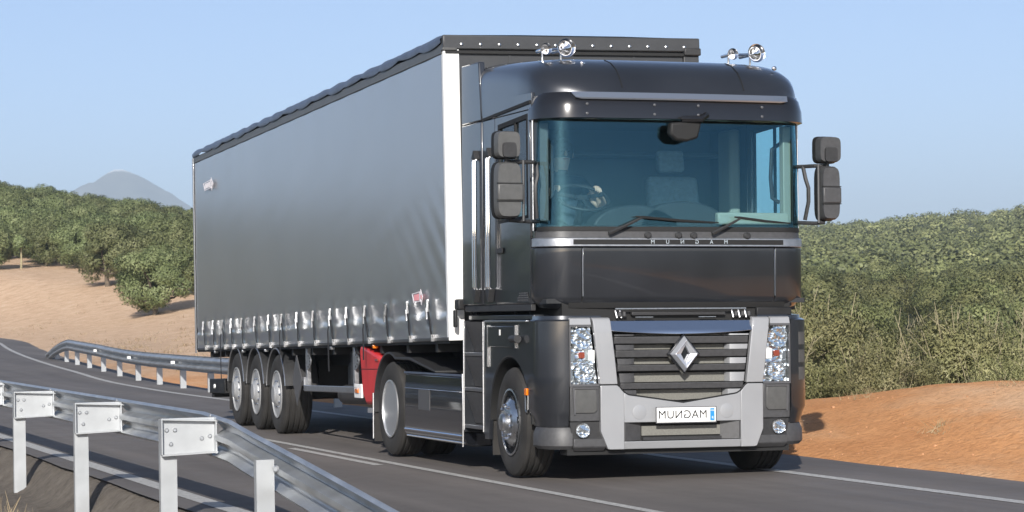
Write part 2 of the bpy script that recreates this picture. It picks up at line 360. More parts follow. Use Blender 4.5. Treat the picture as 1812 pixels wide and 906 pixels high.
road = tag(strip(-4.52, 2.2, 0, edge=.09).build('road', 'asphalt', smooth=0), kind='structure')
m = mat('road_paint', (.44, .43, .40), .65); t = m.node_tree; b = t.nodes['Principled BSDF']; tc = t.nodes.new('ShaderNodeTexCoord')
n = noise(t, 22, 8, .8, tc.outputs['Object']); r_ = ramp(t, n.outputs['Fac'], (.36, (.13, .125, .12)), (.47, (.38, .37, .35)), (.7, (.52, .51, .48)))
t.links.new(r_.outputs[0], b.inputs['Base Color'])
strip(-4.30, -4.14, .004).build('edge_line', 'road_paint', road, smooth=0)
strip(1.02, 1.16, .004).build('edge_line', 'road_paint', road, smooth=0)
strip(-1.60, -1.50, .004, -60, 60).build('centre_line', 'road_paint', road, smooth=0)
for y0 in (-20.5, -8.5, 3.5, 15.5, 27.5): strip(-1.80, -1.70, .004, y0, y0+3.6).build('centre_dash', 'road_paint', road, smooth=0)

# ------------------------------------------------------------------ wheels
def tyre_mesh(name, R, width, rr):
    g = .012; w = width; pr = [(rr, .02), (rr+.03, .006), (R*.80, 0), (R-.05, .004), (R-.015, .022), (R, .045)]
    n = 4
    for k in range(n):
        a = .045+(w-.09)*(k+.5)/n
        pr += [(R, a-.012), (R-g, a-.008), (R-g, a+.008), (R, a+.012)]
    pr += [(R, w-.045), (R-.015, w-.022), (R-.05, w-.004), (R*.80, w), (rr, w-.02)]
    return MB().lathe(pr, 'x', (0, 0, 0), 56, closed=True).mesh(name, 'rubber', 28)
# all wheels: outer face at x = 0, the axle runs to +x
T_FRONT = tyre_mesh('tyre_front', .475, .30, .285); T_TRAIL = tyre_mesh('tyre_trailer', .485, .36, .285)
RIM_FLANGE = [(.292, .012), (.292, .0), (.277, -.002), (.272, .02)]
def rim_front():
    mb = MB(); mb.lathe(RIM_FLANGE+[(.262, .05), (.245, .05), (.232, .028), (.165, -.022), (.15, -.03), (.0, -.03)], 'x', (0, 0, 0), 48)
    mb.lathe([(.292, .012), (.285, .28), (.1, .28), (0, .28)], 'x', (0, 0, 0), 48); return mb.mesh('rim_front', 'brushed', 30)
def rim_drive():
    return MB().lathe(RIM_FLANGE+[(.268, .05), (.264, .15), (.255, .185), (.225, .20), (.17, .205), (.165, .19), (0, .19)], 'x', (0, 0, 0), 48).mesh('rim_drive', 'rim_polished', 30)
def rim_trailer():
    return MB().lathe(RIM_FLANGE+[(.262, .045), (.25, .06), (.235, .055), (.17, .03), (.155, .03), (.15, .0), (.13, -.02), (.11, -.03), (.10, -.045), (0, -.05)], 'x', (0, 0, 0), 48).mesh('rim_trailer', 'rim_silver', 30)
RF, RD, RT = rim_front(), rim_drive(), rim_trailer()
NUT = MB().lathe([(.016, 0), (.016, -.022), (.010, -.034), (0, -.036)], 'x', (0, 0, 0), 6).mesh('wheel_nut', 'chrome', 20)
HOLE = MB().lathe([(.030, 0), (.030, -.006), (0, -.006)], 'x', (0, 0, 0), 14).mesh('hand_hole', 'black', 20)
HUB = MB().lathe([(.085, 0), (.083, -.035), (.068, -.055), (.03, -.062), (0, -.062)], 'x', (0, 0, 0), 24).mesh('hub_cap', 'brushed', 30)
HUBD = MB().lathe([(.10, 0), (.10, -.05), (.075, -.09), (0, -.10)], 'x', (0, 0, 0), 24).mesh('hub_cap_dark', 'silver_dark', 30)
def wheel(parent, x, y, z, kind, side=-1, steer=0):
    w = obj('wheel', {'f': T_FRONT, 'd': T_FRONT, 't': T_TRAIL}[kind], parent, (x, y, z), (0, 0, (0 if side < 0 else PI)+steer))
    rim = obj('rim', {'f': RF, 'd': RD, 't': RT}[kind], w)
    if kind == 'f':
        for k in range(10):
            a = 2*PI*k/10+.2; obj('wheel_nut', NUT, w, (-.020, .145*math.cos(a), .145*math.sin(a)))
        for k in range(10):
            a = 2*PI*k/10+.2+PI/10; obj('hand_hole', HOLE, w, (.012, .205*math.cos(a), .205*math.sin(a)), (0, 0, 0))
        obj('hub_cap', HUB, w, (-.028, 0, 0))
    elif kind == 'd': obj('hub_cap', HUBD, w, (.18, 0, 0))
    else:
        for k in range(10):
            a = 2*PI*k/10; obj('wheel_nut', NUT, w, (.03, .165*math.cos(a), .165*math.sin(a)))
    return w

# ------------------------------------------------------------------ tractor unit
class Out:                                   # plan outline of the nose, front at y = yf, symmetric in x
    def __init__(s, w, yf, b, r, yb, nf=16, na=14):
        pts = [((w-r)*i/nf, yf+b*(i/nf)**2) for i in range(nf)]
        sl = math.atan(2*b/(w-r)); 
        for k in range(na+1):
            a = -PI/2+PI/2*k/na; pts.append((w-r+r*math.cos(a), yf+b+r+r*math.sin(a)))
        pts.append((w, yb)); s.p = [Vector(q) for q in pts]; s.s = [0]
        for i in range(1, len(pts)): s.s.append(s.s[-1]+(s.p[i]-s.p[i-1]).length)
        s.w = w; s.yc = yf+b+r
        s.n = []
        for i in range(len(pts)):
            d = (s.p[min(i+1, len(pts)-1)]-s.p[max(i-1, 0)]).normalized(); s.n.append(Vector((d.y, -d.x)))
        s.n[0] = Vector((0, -1)); s.n[-1] = Vector((1, 0))
    def at(s, t):
        sg = 1 if t >= 0 else -1; t = min(abs(t), s.s[-1]-1e-6)
        i = max(k for k in range(len(s.s)-1) if s.s[k] <= t); f = (t-s.s[i])/(s.s[i+1]-s.s[i])
        p = s.p[i].lerp(s.p[i+1], f); n = s.n[i].lerp(s.n[i+1], f).normalized()
        return Vector((p.x*sg, p.y)), Vector((n.x*sg, n.y))
    def X(s, x):
        sg = 1 if x >= 0 else -1; x = abs(x)
        for i in range(len(s.p)-1):
            if s.p[i].x <= x <= s.p[i+1].x+1e-9 and s.p[i+1].x > s.p[i].x:
                return sg*(s.s[i]+(s.s[i+1]-s.s[i])*(x-s.p[i].x)/(s.p[i+1].x-s.p[i].x))
        return sg*s.s[-2]
    def Y(s, y, side=1): return side*(s.s[-2]+(y-s.p[-2].y))
def shell(mb, out, rings, th=.02, n=24):     # rings: (z, inset, s0, s1)
    P, Q = [], []
    for z, ins, s0, s1 in rings:
        a, b_ = [], []
        for i in range(n+1):
            p, q = out.at(s0+(s1-s0)*i/n); o = p-q*ins; a.append((o.x, o.y, z)); o = p-q*(ins+th); b_.append((o.x, o.y, z))
        P.append(a); Q.append(b_)
    return mb.sheet(P, Q)
def cols(mb, out, xs, zt, zb, ins=0, th=.03, nz=1):   # columns over front x, top and bottom heights as functions
    P, Q = [], []
    for k in range(nz+1):
        a, b_ = [], []
        for x in xs:
            p, q = out.at(out.X(x)); z = zb(x)+(zt(x)-zb(x))*k/nz
            i_ = ins(x, z) if callable(ins) else ins
            o = p-q*i_; a.append((o.x, o.y, z)); o = p-q*(i_+th); b_.append((o.x, o.y, z))
        P.append(a); Q.append(b_)
    return mb.sheet(P, Q)
def lin(a, b, n): return [a+(b-a)*i/n for i in range(n+1)]

TR = tag(empty('tractor_unit', (-.025, 0, 0), (0, .011, 0)), 'dark grey flat-fronted tractor unit with silver bumper pulling the curtain trailer', 'truck')
B = Out(1.248, .035, .02, .27, .46); C = Out(1.235, .055, .03, .27, .40)
# --- lower nose
for s in (-1, 1):
    # rounded corner panel beside the headlight
    mb = MB(); e0, e1 = s*B.X(1.02)*1, B.Y(.45, s)
    e0 = B.X(s*1.02)
    shell(mb, B, [(1.365, .03, e0, e1), (1.35, 0, e0, e1), (.9, 0, e0, e1), (.60, .0, e0, e1), (.56, .02, e0, e1), (.46, .05, e0, e1)], .03)
    mb.build('bumper_corner', 'paint', TR)
    mb = MB(); shell(mb, B, [(.455, .055, B.X(s*.985), B.Y(.42, s)), (.40, .03, B.X(s*.985), B.Y(.42, s)), (.30, .03, B.X(s*.985), B.Y(.42, s)), (.27, .06, B.X(s*.985), B.Y(.40, s))], .03)
    mb.build('bumper_end', 'plastic_grey', TR)
    # three pale slots in the air deflector of the corner
    if s > 0:
        for z in (1.19, 1.035, .885):
            mb = MB(); shell(mb, B, [(z-.055, -.004, B.X(1.105), B.X(1.185)), (z+.055, -.004, B.X(1.105), B.X(1.185))], .012, 4); mb.build('deflector_slot', 'mirror_shell', TR)
    # ledge on top of the bumper
    mb = MB(); shell(mb, B, [(1.40, .10, B.X(s*.72), B.Y(.46, s)), (1.395, .045, B.X(s*.72), B.Y(.46, s)), (1.365, .04, B.X(s*.72), B.Y(.46, s))], .05); mb.build('bumper_ledge', 'paint', TR)
    # headlight: housing, bowls, indicator, glass
    hx = lambda z: .755+(.82-.755)*(z-.815)/(1.31-.815)
    mb = MB(); shell(mb, B, [(.815, .055, B.X(s*hx(.815)), B.X(s*1.01)), (1.315, .055, B.X(s*hx(1.31)), B.X(s*1.01))], .04, 6)
    hl = mb.build('headlight', 'reflector', TR)
    for zc, rr, nm in ((1.20, .096, 'main_beam'), (.915, .090, 'dip_beam')):
        xc = .905 if zc > 1 else .885; p, q = B.at(B.X(s*xc)); ang = math.atan2(q.x, -q.y)
        prof = [(rr, 0), (rr*.97, -.008), (rr*.93, .002), (rr*.8, .014), (rr*.55, .03), (rr*.3, .036), (rr*.28, .012), (0, .008)] if zc > 1 else [(rr, 0), (rr*.95, -.01), (rr*.88, .004), (rr*.7, .02), (rr*.4, .034), (0, .037)]
        MB().lathe(prof, 'y', (0, 0, 0), 28).build(nm, 'reflector', hl, smooth=40).matrix_local = Matrix.Translation((p.x-q.x*.03, p.y-q.y*.03, zc)) @ Matrix.Rotation(ang, 4, 'Z')
        if zc < 1:     # faceted reflector
            fb = MB()
            for k in range(9):
                a = 2*PI*k/9; c_, s_ = math.cos(a), math.sin(a); fb.box(c_*.045-.012, c_*.045+.012, -.004, .02, s_*.045-.012, s_*.045+.012)
            fb.build('facet_ring', 'reflector', hl, bevel=.004).matrix_local = Matrix.Translation((p.x-q.x*.022, p.y-q.y*.022, zc)) @ Matrix.Rotation(ang, 4, 'Z')
    def plate_on(name, m, x0, x1, z0, z1, ins, th=.012, par=hl, n=4):
        mb = MB(); shell(mb, B, [(z0, ins, B.X(s*x0), B.X(s*x1)), (z1, ins, B.X(s*x0), B.X(s*x1))], th, n); return mb.build(name, m, par, bevel=.003)
    plate_on('indicator', 'red_lens', .872, .925, 1.038, 1.088, .03, .02)
    plate_on('side_marker', 'white_paint', .79, .845, 1.015, 1.105, .012, .02)
    for k in range(5): plate_on('lens_rib', 'reflector', .79, .822, .87+k*.027, .885+k*.027, .035, .008)
    for k in range(3): plate_on('lens_rib', 'brushed', .955, 1.0, .86+k*.15, .93+k*.15, .045, .008)
    mb = MB(); shell(mb, B, [(.822, .006, B.X(s*.772), B.X(s*1.0)), (1.30, .006, B.X(s*.83), B.X(s*1.0))], .004, 6); mb.build('headlight_glass', 'lens', hl)
    fr = MB()
    for za, zb_, xa, xb in ((.80, .820, .752, 1.015), (1.302, 1.318, .82, 1.015)): shell(fr, B, [(za, .0, B.X(s*xa), B.X(s*xb)), (zb_, .0, B.X(s*xa), B.X(s*xb))], .05, 6)
    shell(fr, B, [(.82, .0, B.X(s*1.003), B.X(s*1.015)), (1.302, .0, B.X(s*1.003), B.X(s*1.015))], .05, 2)
    fr.build('headlight_rim', 'silver_dark', hl)
    mb = MB(); shell(mb, B, [(1.32, .004, B.X(s*.823), B.X(s*1.012)), (1.37, .012, B.X(s*.828), B.X(s*1.01)), (1.38, .03, B.X(s*.828), B.X(s*1.01))], .05, 6); mb.build('headlight_brow', 'silver', TR)
    # silver pillar between headlight and grille
    mb = MB(); xi = lambda z: .59+(.655-.59)*(z-.81)/(1.37-.81); xo = lambda z: .748+(.812-.748)*(z-.81)/(1.37-.81)
    rings = [(z, i_, B.X(s*xi(z)), B.X(s*xo(z))) for z, i_ in ((.815, -.004), (1.0, -.012), (1.25, -.012), (1.345, -.008), (1.372, .01), (1.38, .04))]
    shell(mb, B, rings, .05, 8); mb.build('grille_pillar', 'silver', TR, bevel=.006)
    # corner lamp panel with lamp, and fog lamp
    pl = lambda name, m, x0, x1, z0, z1, ins, th=.012, par=TR: plate_on(name, m, x0, x1, z0, z1, ins, th, par)
    cl = MB(); shell(cl, B, [(.505, .012, B.X(s*.75), B.X(s*1.012)), (.80, .004, B.X(s*.752), B.X(s*1.012))], .05, 8); cl = cl.build('lamp_panel', 'plastic_grey', TR, bevel=.008)
    mb = MB(); shell(mb, B, [(.575, -.002, B.X(s*.80), B.X(s*.965)), (.60, -.006, B.X(s*.775), B.X(s*.975)), (.775, -.006, B.X(s*.78), B.X(s*.975))], .02, 6); mb.build('corner_lamp', 'mirror_shell', cl, bevel=.005)
    fr = MB(); shell(fr, B, [(.565, -.008, B.X(s*.966), B.X(s*.978)), (.79, -.010, B.X(s*.976), B.X(s*.990))], .02, 2); shell(fr, B, [(.778, -.008, B.X(s*.775), B.X(s*.985)), (.79, -.010, B.X(s*.775), B.X(s*.985))], .02, 6); fr.build('lamp_surround', 'silver_dark', cl)
    fp = MB(); shell(fp, B, [(.36, .035, B.X(s*.72), B.X(s*.99)), (.50, .03, B.X(s*.745), B.X(s*1.01))], .05, 8); fp = fp.build('fog_panel', 'plastic', TR)
    p, q = B.at(B.X(s*.90)); ang = math.atan2(q.x, -q.y)
    MB().lathe([(.062, 0), (.060, -.014), (.054, -.010), (.045, .006), (.025, .016), (0, .018)], 'y', (0, 0, 0), 24).build('fog_lamp', 'reflector', TR).matrix_local = Matrix.Translation((p.x-q.x*.015, p.y-q.y*.015, .43)) @ Matrix.Rotation(ang, 4, 'Z')
    MB().lathe([(.053, 0), (.04, -.008), (0, -.011)], 'y', (0, 0, 0), 24).build('fog_glass', 'lens', TR).matrix_local = Matrix.Translation((p.x-q.x*.004, p.y-q.y*.004, .43)) @ Matrix.Rotation(ang, 4, 'Z')
    mb = MB(); shell(mb, B, [(.36, .008, B.X(s*.695), B.X(s*.982)), (.29, .008, B.X(s*.69), B.X(s*.982)), (.255, .05, B.X(s*.70), B.X(s*.97))], .05, 8); mb.build('bumper_lip', 'plastic_grey', TR, bevel=.008)
# --- lower silver bumper (top edge dips below the grille), in columns around the intake
def ztop(x):
    x = abs(x)
    if x >= .588: return .806
    if x >= .46: return .715+(.806-.715)*((x-.46)/.128)**2.2
    return .648+(.715-.648)*(x/.46)
def xedge(z): return .745 if z > .42 else .68
sb = MB()
xs_mid = lin(-.535, .535, 30)
cols(sb, B, xs_mid, ztop, lambda x: .49, lambda x, z: -.008, .05, 3)
cols(sb, B, xs_mid, lambda x: .33, lambda x: .265, lambda x, z: -.006+(.33-z)*.3, .05, 2)
for s in (-1, 1):
    xs = [s*v for v in lin(.535, .745, 10)]
    cols(sb, B, xs, ztop, lambda x: .265 if abs(x) < .68 else .265+(abs(x)-.68)*2.4, lambda x, z: -.008, .05, 3)
sb = sb.build('bumper_skin', 'silver', TR, bevel=.005)
for s in (-1, 1):
    p, q = B.at(B.X(s*.40)); c_ = (p.x, p.y, .575)
    MB().lathe([(.062, -.006), (.062, -.0105), (.058, -.0115), (0, -.0115)], 'y', c_, 28).build('tow_cover', 'silver', sb)
gl = []
for x in lin(-.60, .60, 48):
    p, q = B.at(B.X(x)); gl.append((p.x, p.y+.002, ztop(x)+.004))
MB().tube(gl, .009, 6).build('grille_seal', 'black', gr if False else TR)
inn = MB().box(-.54, .54, .10, .13, .26, .50); inn.build('intake_back', 'black', TR)
MB().box(-.36, .36, .085, .099, .375, .455).build('intake_radiator', 'radiator', TR)
mb = MB(); cols(mb, B, lin(-.36, .36, 12), lambda x: .362, lambda x: .336, .015, .03); mb.build('intake_mesh', 'plastic', TR)
for s in (-1, 1):
    MB().prism([(s*.365, .10), (s*.52, .04), (s*.535, .055), (s*.38, .12)], 'z', .335, .485).build('intake_vane', 'plastic_grey', TR)
# --- grille
g = MB(); cols(g, B, lin(-.63, .63, 20), lambda x: 1.36, lambda x: .645, .13, .02); gr = g.build('grille', 'black', TR)
def gx(z): return .585+(.655-.585)*(z-.81)/(1.37-.81)
mb = MB(); cols(mb, B, lin(-gx(1.35), gx(1.35), 24), lambda x: 1.352, lambda x: 1.235+.03*(x/.65)**2, lambda x, z: -.02+.55*max(0, z-1.25)**1.0, .04, 6); mb.build('grille_chrome_band', 'chrome', gr, bevel=.004)
for zt_, zb_ in ((1.215, 1.15), (1.10, 1.035), (.975, .918), (.822, .765)):
    w_ = gx(max(zb_, .81))-.012 if zb_ > .8 else .565
    mb = MB(); cols(mb, B, lin(-w_, w_, 24), lambda x: zt_, lambda x: zb_+.004, lambda x, z: .0+(zt_-z)*.25, .06, 2); mb.build('grille_slat', 'plastic_grey', gr, bevel=.006)
for za, zb_ in ((1.222, 1.235), (1.104, 1.146), (.98, 1.03), (.828, .905), (.67, .762)):
    w_ = .45 if za > .7 else .40
    mb = MB(); cols(mb, B, lin(-w_, w_, 14), lambda x: zb_, lambda x: za+(.02*abs(x)/.4 if za < .7 else 0), .10, .02); mb.build('radiator_panel', 'radiator', gr)
    for s in (-1, 1):
        mb = MB(); P = [[(s*(.42+.015*0), .115, z), (s*.44, .05, z), (s*.50, .03, z), (s*(gx(max(z, .81))-.02), .045, z)] for z in (za, zb_)]
        if za > .7: mb.sheet(P, [[(x_, y_+.012, z_) for x_, y_, z_ in r] for r in P]).build('grille_vane', 'silver' if s > 0 else 'plastic_grey', gr)  # silver on the right paints sunlit recess ends, grey on the left shaded ones
        else:
            P = [[(s*.40, .115, z), (s*.42, .05, z), (s*.50, .04, z), (s*.55, .045, z)] for z in (za+.03, zb_)]
            mb.sheet(P, [[(x_, y_+.012, z_) for x_, y_, z_ in r] for r in P]).build('grille_vane', 'silver' if s > 0 else 'plastic_grey', gr)  # same painted sun and shade split in the lowest gap
# emblem: a faceted hollow diamond on a dark diamond base
def diamond(hw, hh, y): return [(0, y, hh), (hw, y, 0), (0, y, -hh), (-hw, y, 0)]
mb = MB(); o_ = diamond(.128, .152, -.012); r_ = diamond(.098, .118, -.058); i_ = diamond(.040, .072, -.030)
mb.add(o_+r_+i_+diamond(.128, .152, .03)+diamond(.040, .072, .03), [(k, (k+1) % 4, 4+(k+1) % 4, 4+k) for k in range(4)]+[(4+k, 4+(k+1) % 4, 8+(k+1) % 4, 8+k) for k in range(4)]
       + [(k, 12+k, 12+(k+1) % 4, (k+1) % 4) for k in range(4)]+[(8+k, 8+(k+1) % 4, 16+(k+1) % 4, 16+k) for k in range(4)])
em = mb.build('emblem', 'emblem_metal', TR, bevel=.004, smooth=0); em.location = (0, 0, 1.065)
mb = MB(); mb.prism([(0, .172), (.148, 0), (0, -.172), (-.148, 0)], 'y', .0, .06); e2 = mb.build('emblem_base', 'paint_black', em, bevel=.006)
# number plate
pl = MB().box(-.265, .275, -.028, -.02, .487, .612).build('number_plate', 'plate_white', TR, bevel=.003)
fr = MB()
for a_ in ((-.272, .282, .480, .487), (-.272, .282, .612, .618), (-.272, -.265, .487, .612), (.275, .282, .487, .612)): fr.box(a_[0], a_[1], -.026, -.015, a_[2], a_[3])
fr.build('plate_frame', 'silver_dark', pl)
tm = text_mesh('MAGNUM', .098, 'ink', spacing=1.06); o = obj('plate_lettering', tm, pl, (-.03, -.030, .55), (PI/2, 0, 0))
MB().box(.222, .262, -.0300, -.0283, .497, .602).build('plate_band', 'blue', pl)
obj('plate_country_letter', text_mesh('F', .035, 'plate_white', .0006), pl, (.242, -.0315, .520), (PI/2, 0, 0))
obj('plate_stars', text_mesh('***', .03, 'plate_white', .0006), pl, (.242, -.0315, .578), (PI/2, 0, 0))
# --- dark gap and latches between bumper and cab
MB().box(-1.05, 1.05, .14, 1.0, 1.28, 1.50).build('cab_underside', 'black', TR)
MB().box(-.44, .42, .085, .13, 1.395, 1.425).build('step_tread', 'plastic', TR, bevel=.006)
MB().box(-.60, .60, .055, .075, 1.448, 1.458).build('lower_trim', 'brushed', TR)
for x_ in (-.33, .25): MB().box(x_-.08, x_+.08, .078, .09, 1.378, 1.384).build('latch_bar', 'brushed', TR)
for x_ in (-.57, -.53, .50, .56, .62):
    MB().tube([(x_, .10, 1.375), (x_-.012, .11, 1.44)], .010, 8).build('damper_rod', 'brushed', TR)
    MB().tube([(x_+.025, .09, 1.385), (x_+.028, .11, 1.42)], .016, 8).build('damper', 'plastic_grey', TR)
MB().box(.72, 1.05, .10, .5, 1.39, 1.46).build('cab_mount', 'chassis', TR, bevel=.01)
# --- cab front panels
eL, eR = C.X(-.885), C.X(.885)
def cabpanel(name, m, rings, th=.03, n=20, par=TR, **k):
    mb = MB(); shell(mb, C, rings, th, n); return mb.build(name, m, par, **k)
g_ = .006
cabpanel('front_panel', 'paint', [(1.455, .13, eL+g_, eR-g_), (1.47, .07, eL+g_, eR-g_), (1.535, .012, eL+g_, eR-g_), (1.56, 0, eL+g_, eR-g_), (1.97, 0, eL+g_, eR-g_)], bevel=.004)
cabpanel('panel_gap', 'black', [(1.46, .05, C.X(-1.0), C.X(1.0)), (1.53, .03, C.X(-1.0), C.X(1.0)), (1.97, .02, C.X(-1.0), C.X(1.0))], .01)
for s in (-1, 1):
    cabpanel('corner_panel', 'paint', [(1.455, .13, s*(eR+g_), C.Y(.40, s)), (1.47, .07, s*(eR+g_), C.Y(.40, s)), (1.535, .012, s*(eR+g_), C.Y(.40, s)), (1.56, 0, s*(eR+g_), C.Y(.40, s)), (1.97, 0, s*(eR+g_), C.Y(.40, s))], bevel=.004)
    cabpanel('panel_edge', 'brushed', [(1.56, -.003, s*(eR-.004), s*(eR+.001)), (1.96, -.003, s*(eR-.004), s*(eR+.001))], .02, 2)
cabpanel('front_trim', 'alu', [(1.978, .004, C.Y(.36, -1), C.Y(.36, 1)), (1.985, -.006, C.Y(.36, -1), C.Y(.36, 1)), (2.048, -.006, C.Y(.36, -1), C.Y(.36, 1)), (2.056, .004, C.Y(.36, -1), C.Y(.36, 1))], .03, 40)
np_ = cabpanel('name_strip', 'black', [(1.997, -.009, C.X(-.965), C.X(.965)), (2.040, -.009, C.X(-.965), C.X(.965))], .004, 24)
for k, ch in enumerate('MUNGAM'):
    x_ = -.26+.135*k; p, q = C.at(C.X(x_))
    obj('name_letter', text_mesh(ch, .048, 'chrome', .001), np_, (p.x, p.y-.0115, 2.0185), (PI/2, 0, 0))
cabpanel('cowl', 'plastic_grey', [(2.056, .012, C.Y(.34, -1), C.Y(.34, 1)), (2.118, .022, C.Y(.34, -1), C.Y(.34, 1))], .03, 40)
cabpanel('screen_seal', 'black', [(2.112, .014, C.Y(.30, -1), C.Y(.30, 1)), (2.15, .018, C.Y(.30, -1), C.Y(.30, 1))], .03, 40)
cabpanel('windscreen', 'windscreen', [(2.14, .022, C.Y(.33, -1), C.Y(.33, 1)), (2.4, .022, C.Y(.33, -1), C.Y(.33, 1)), (2.75, .03, C.Y(.33, -1), C.Y(.33, 1)), (3.09, .045, C.Y(.33, -1), C.Y(.33, 1))], .006, 48)
for x_ in (-.30, -.02, .12, .62): 
    p, q = C.at(C.X(x_)); MB().lathe([(.030, 0), (.030, -.02), (.02, -.03), (0, -.03)], 'y', (p.x, p.y+.01, 2.075), 16).build('wiper_cap', 'plastic', TR)
for xb, xa, xe in ((-.66, -.36, .34), (.28, .55, 1.02)):
    def wp(x, z, o=-.03):
        p, q = C.at(C.X(x)); return (p.x-q.x*-.0+q.x*-o*0+q.x*.02, p.y+q.y*.03, z)
    w_ = MB().tube([wp(xb, 2.09), wp((xb+xa)/2, 2.155), wp(xa, 2.225)], [.018, .014, .010], 6).build('wiper_arm', 'plastic', TR)
    MB().tube([wp(xa-.06, 2.235), wp(xa, 2.228), wp((xa+xe)/2, 2.20), wp(xe, 2.185)], [.006, .012, .012, .006], 6).build('wiper_blade', 'black', w_)
# --- sun visor and brow strip
CV = Out(1.185, .03, .03, .28, .42)
vs = MB(); shell(vs, CV, [(3.055, -.035, CV.Y(.42, -1), CV.Y(.42, 1)), (3.065, -.060, CV.Y(.42, -1), CV.Y(.42, 1)), (3.16, -.055, CV.Y(.42, -1), CV.Y(.42, 1)), (3.25, -.03, CV.Y(.42, -1), CV.Y(.42, 1)), (3.285, .0, CV.Y(.42, -1), CV.Y(.42, 1))], .05, 48)
vis = vs.build('sun_visor', 'visor_black', TR)
cabpanel('visor_soffit', 'black', [(3.045, .05, C.Y(.40, -1), C.Y(.40, 1)), (3.10, .04, C.Y(.40, -1), C.Y(.40, 1))], .05, 40)
mb = MB(); shell(mb, CV, [(3.222, -.060, CV.X(-.90), CV.X(.92)), (3.234, -.066, CV.X(-.95), CV.X(.97)), (3.284, -.036, CV.X(-.985), CV.X(.985))], .03, 24); mb.build('brow_strip', 'brow_metal', TR)
for x_ in (-.90, .90):
    p, q = CV.at(CV.X(x_)); MB().box(p.x-.045, p.x+.045, p.y-.066, p.y+.0, 3.246, 3.266).build('marker_lamp', 'lens', TR, bevel=.003)
for x_ in (-.86, -.26, .14, .74):
    for z in (3.10, 3.18):
        p, q = CV.at(CV.X(x_)); MB().lathe([(.012, 0), (.012, -.006), (.006, -.01), (0, -.01)], 'y', (p.x, p.y-.054, z), 10).build('visor_screw', 'silver_dark', vis)
# --- roof
rf = MB(); P = []
rows = [(.03, .98, 3.28), (.06, 1.06, 3.33), (.12, 1.13, 3.415), (.20, 1.18, 3.495), (.32, 1.215, 3.56), (.48, 1.232, 3.605), (.75, 1.236, 3.635), (1.15, 1.237, 3.66), (1.6, 1.237, 3.685), (2.0, 1.237, 3.70), (2.25, 1.237, 3.70)]
for y_, w_, zt_ in rows:
    zb_ = 3.20; r = []
    for k in range(41):
        a = PI-PI*k/40; c_, s_ = math.cos(a), math.sin(a); e = 2/(4.2+4.5*min(1, max(0, (y_-.2)/1.2)))
        yo = .10*abs(c_)**3 if y_ < .5 else 0
        r.append((w_*(1 if c_ > 0 else -1)*abs(c_)**e, y_+yo*(1-y_/.5), zb_+(zt_-zb_)*abs(s_)**e))
    P.append(r)
rf.grid(P)
m_ = 41; rf.f.append(tuple((len(rows)-1)*m_+k for k in range(m_)))
roof = rf.build('roof', 'paint', TR, smooth=60)
for x_ in (-.52, .60):      # seams across the roof brow
    sm_ = []
    for y_, w_, zt_ in rows[1:6]:
        e = (1-abs(x_/w_)**4.2)**(1/4.2); sm_.append((x_*(1+.02*y_), y_-.004, 3.20+(zt_-3.20)*e+.002))
    MB().tube(sm_, .004, 5).build('roof_seam', 'black', roof)
# --- air horns
for xs_, xb in ((-1.0, -.83), (.75, .96)):
    h = MB().lathe([(.018, .34), (.02, .12), (.032, .05), (.062, .005), (.080, -.02), (.083, -.026), (.074, -.022), (.05, .01), (.02, .06), (0, .09)], 'y', (xb, .62, 3.715), 24).build('air_horn', 'chrome', TR)
    MB().lathe([(.015, .22), (.018, .05), (.034, .0), (.050, -.02), (.052, -.026), (.044, -.02), (.02, .01), (0, .03)], 'y', (xs_, .66, 3.705), 20).build('short_trumpet', 'chrome', h)
    MB().tube([(xs_, .72, 3.705), (xb, .72, 3.715)], .012, 8).build('horn_bar', 'chrome', h)
    for xx in (xs_, xb): MB().tube([(xx, .74, 3.58), (xx, .74, 3.70)], .010, 8).build('horn_foot', 'brushed', h)
    MB().lathe([(.02, 0), (.02, -.02), (0, -.028)], 'y', (xb+.05, .34, 3.555), 10).build('roof_lamp', 'chrome', h)
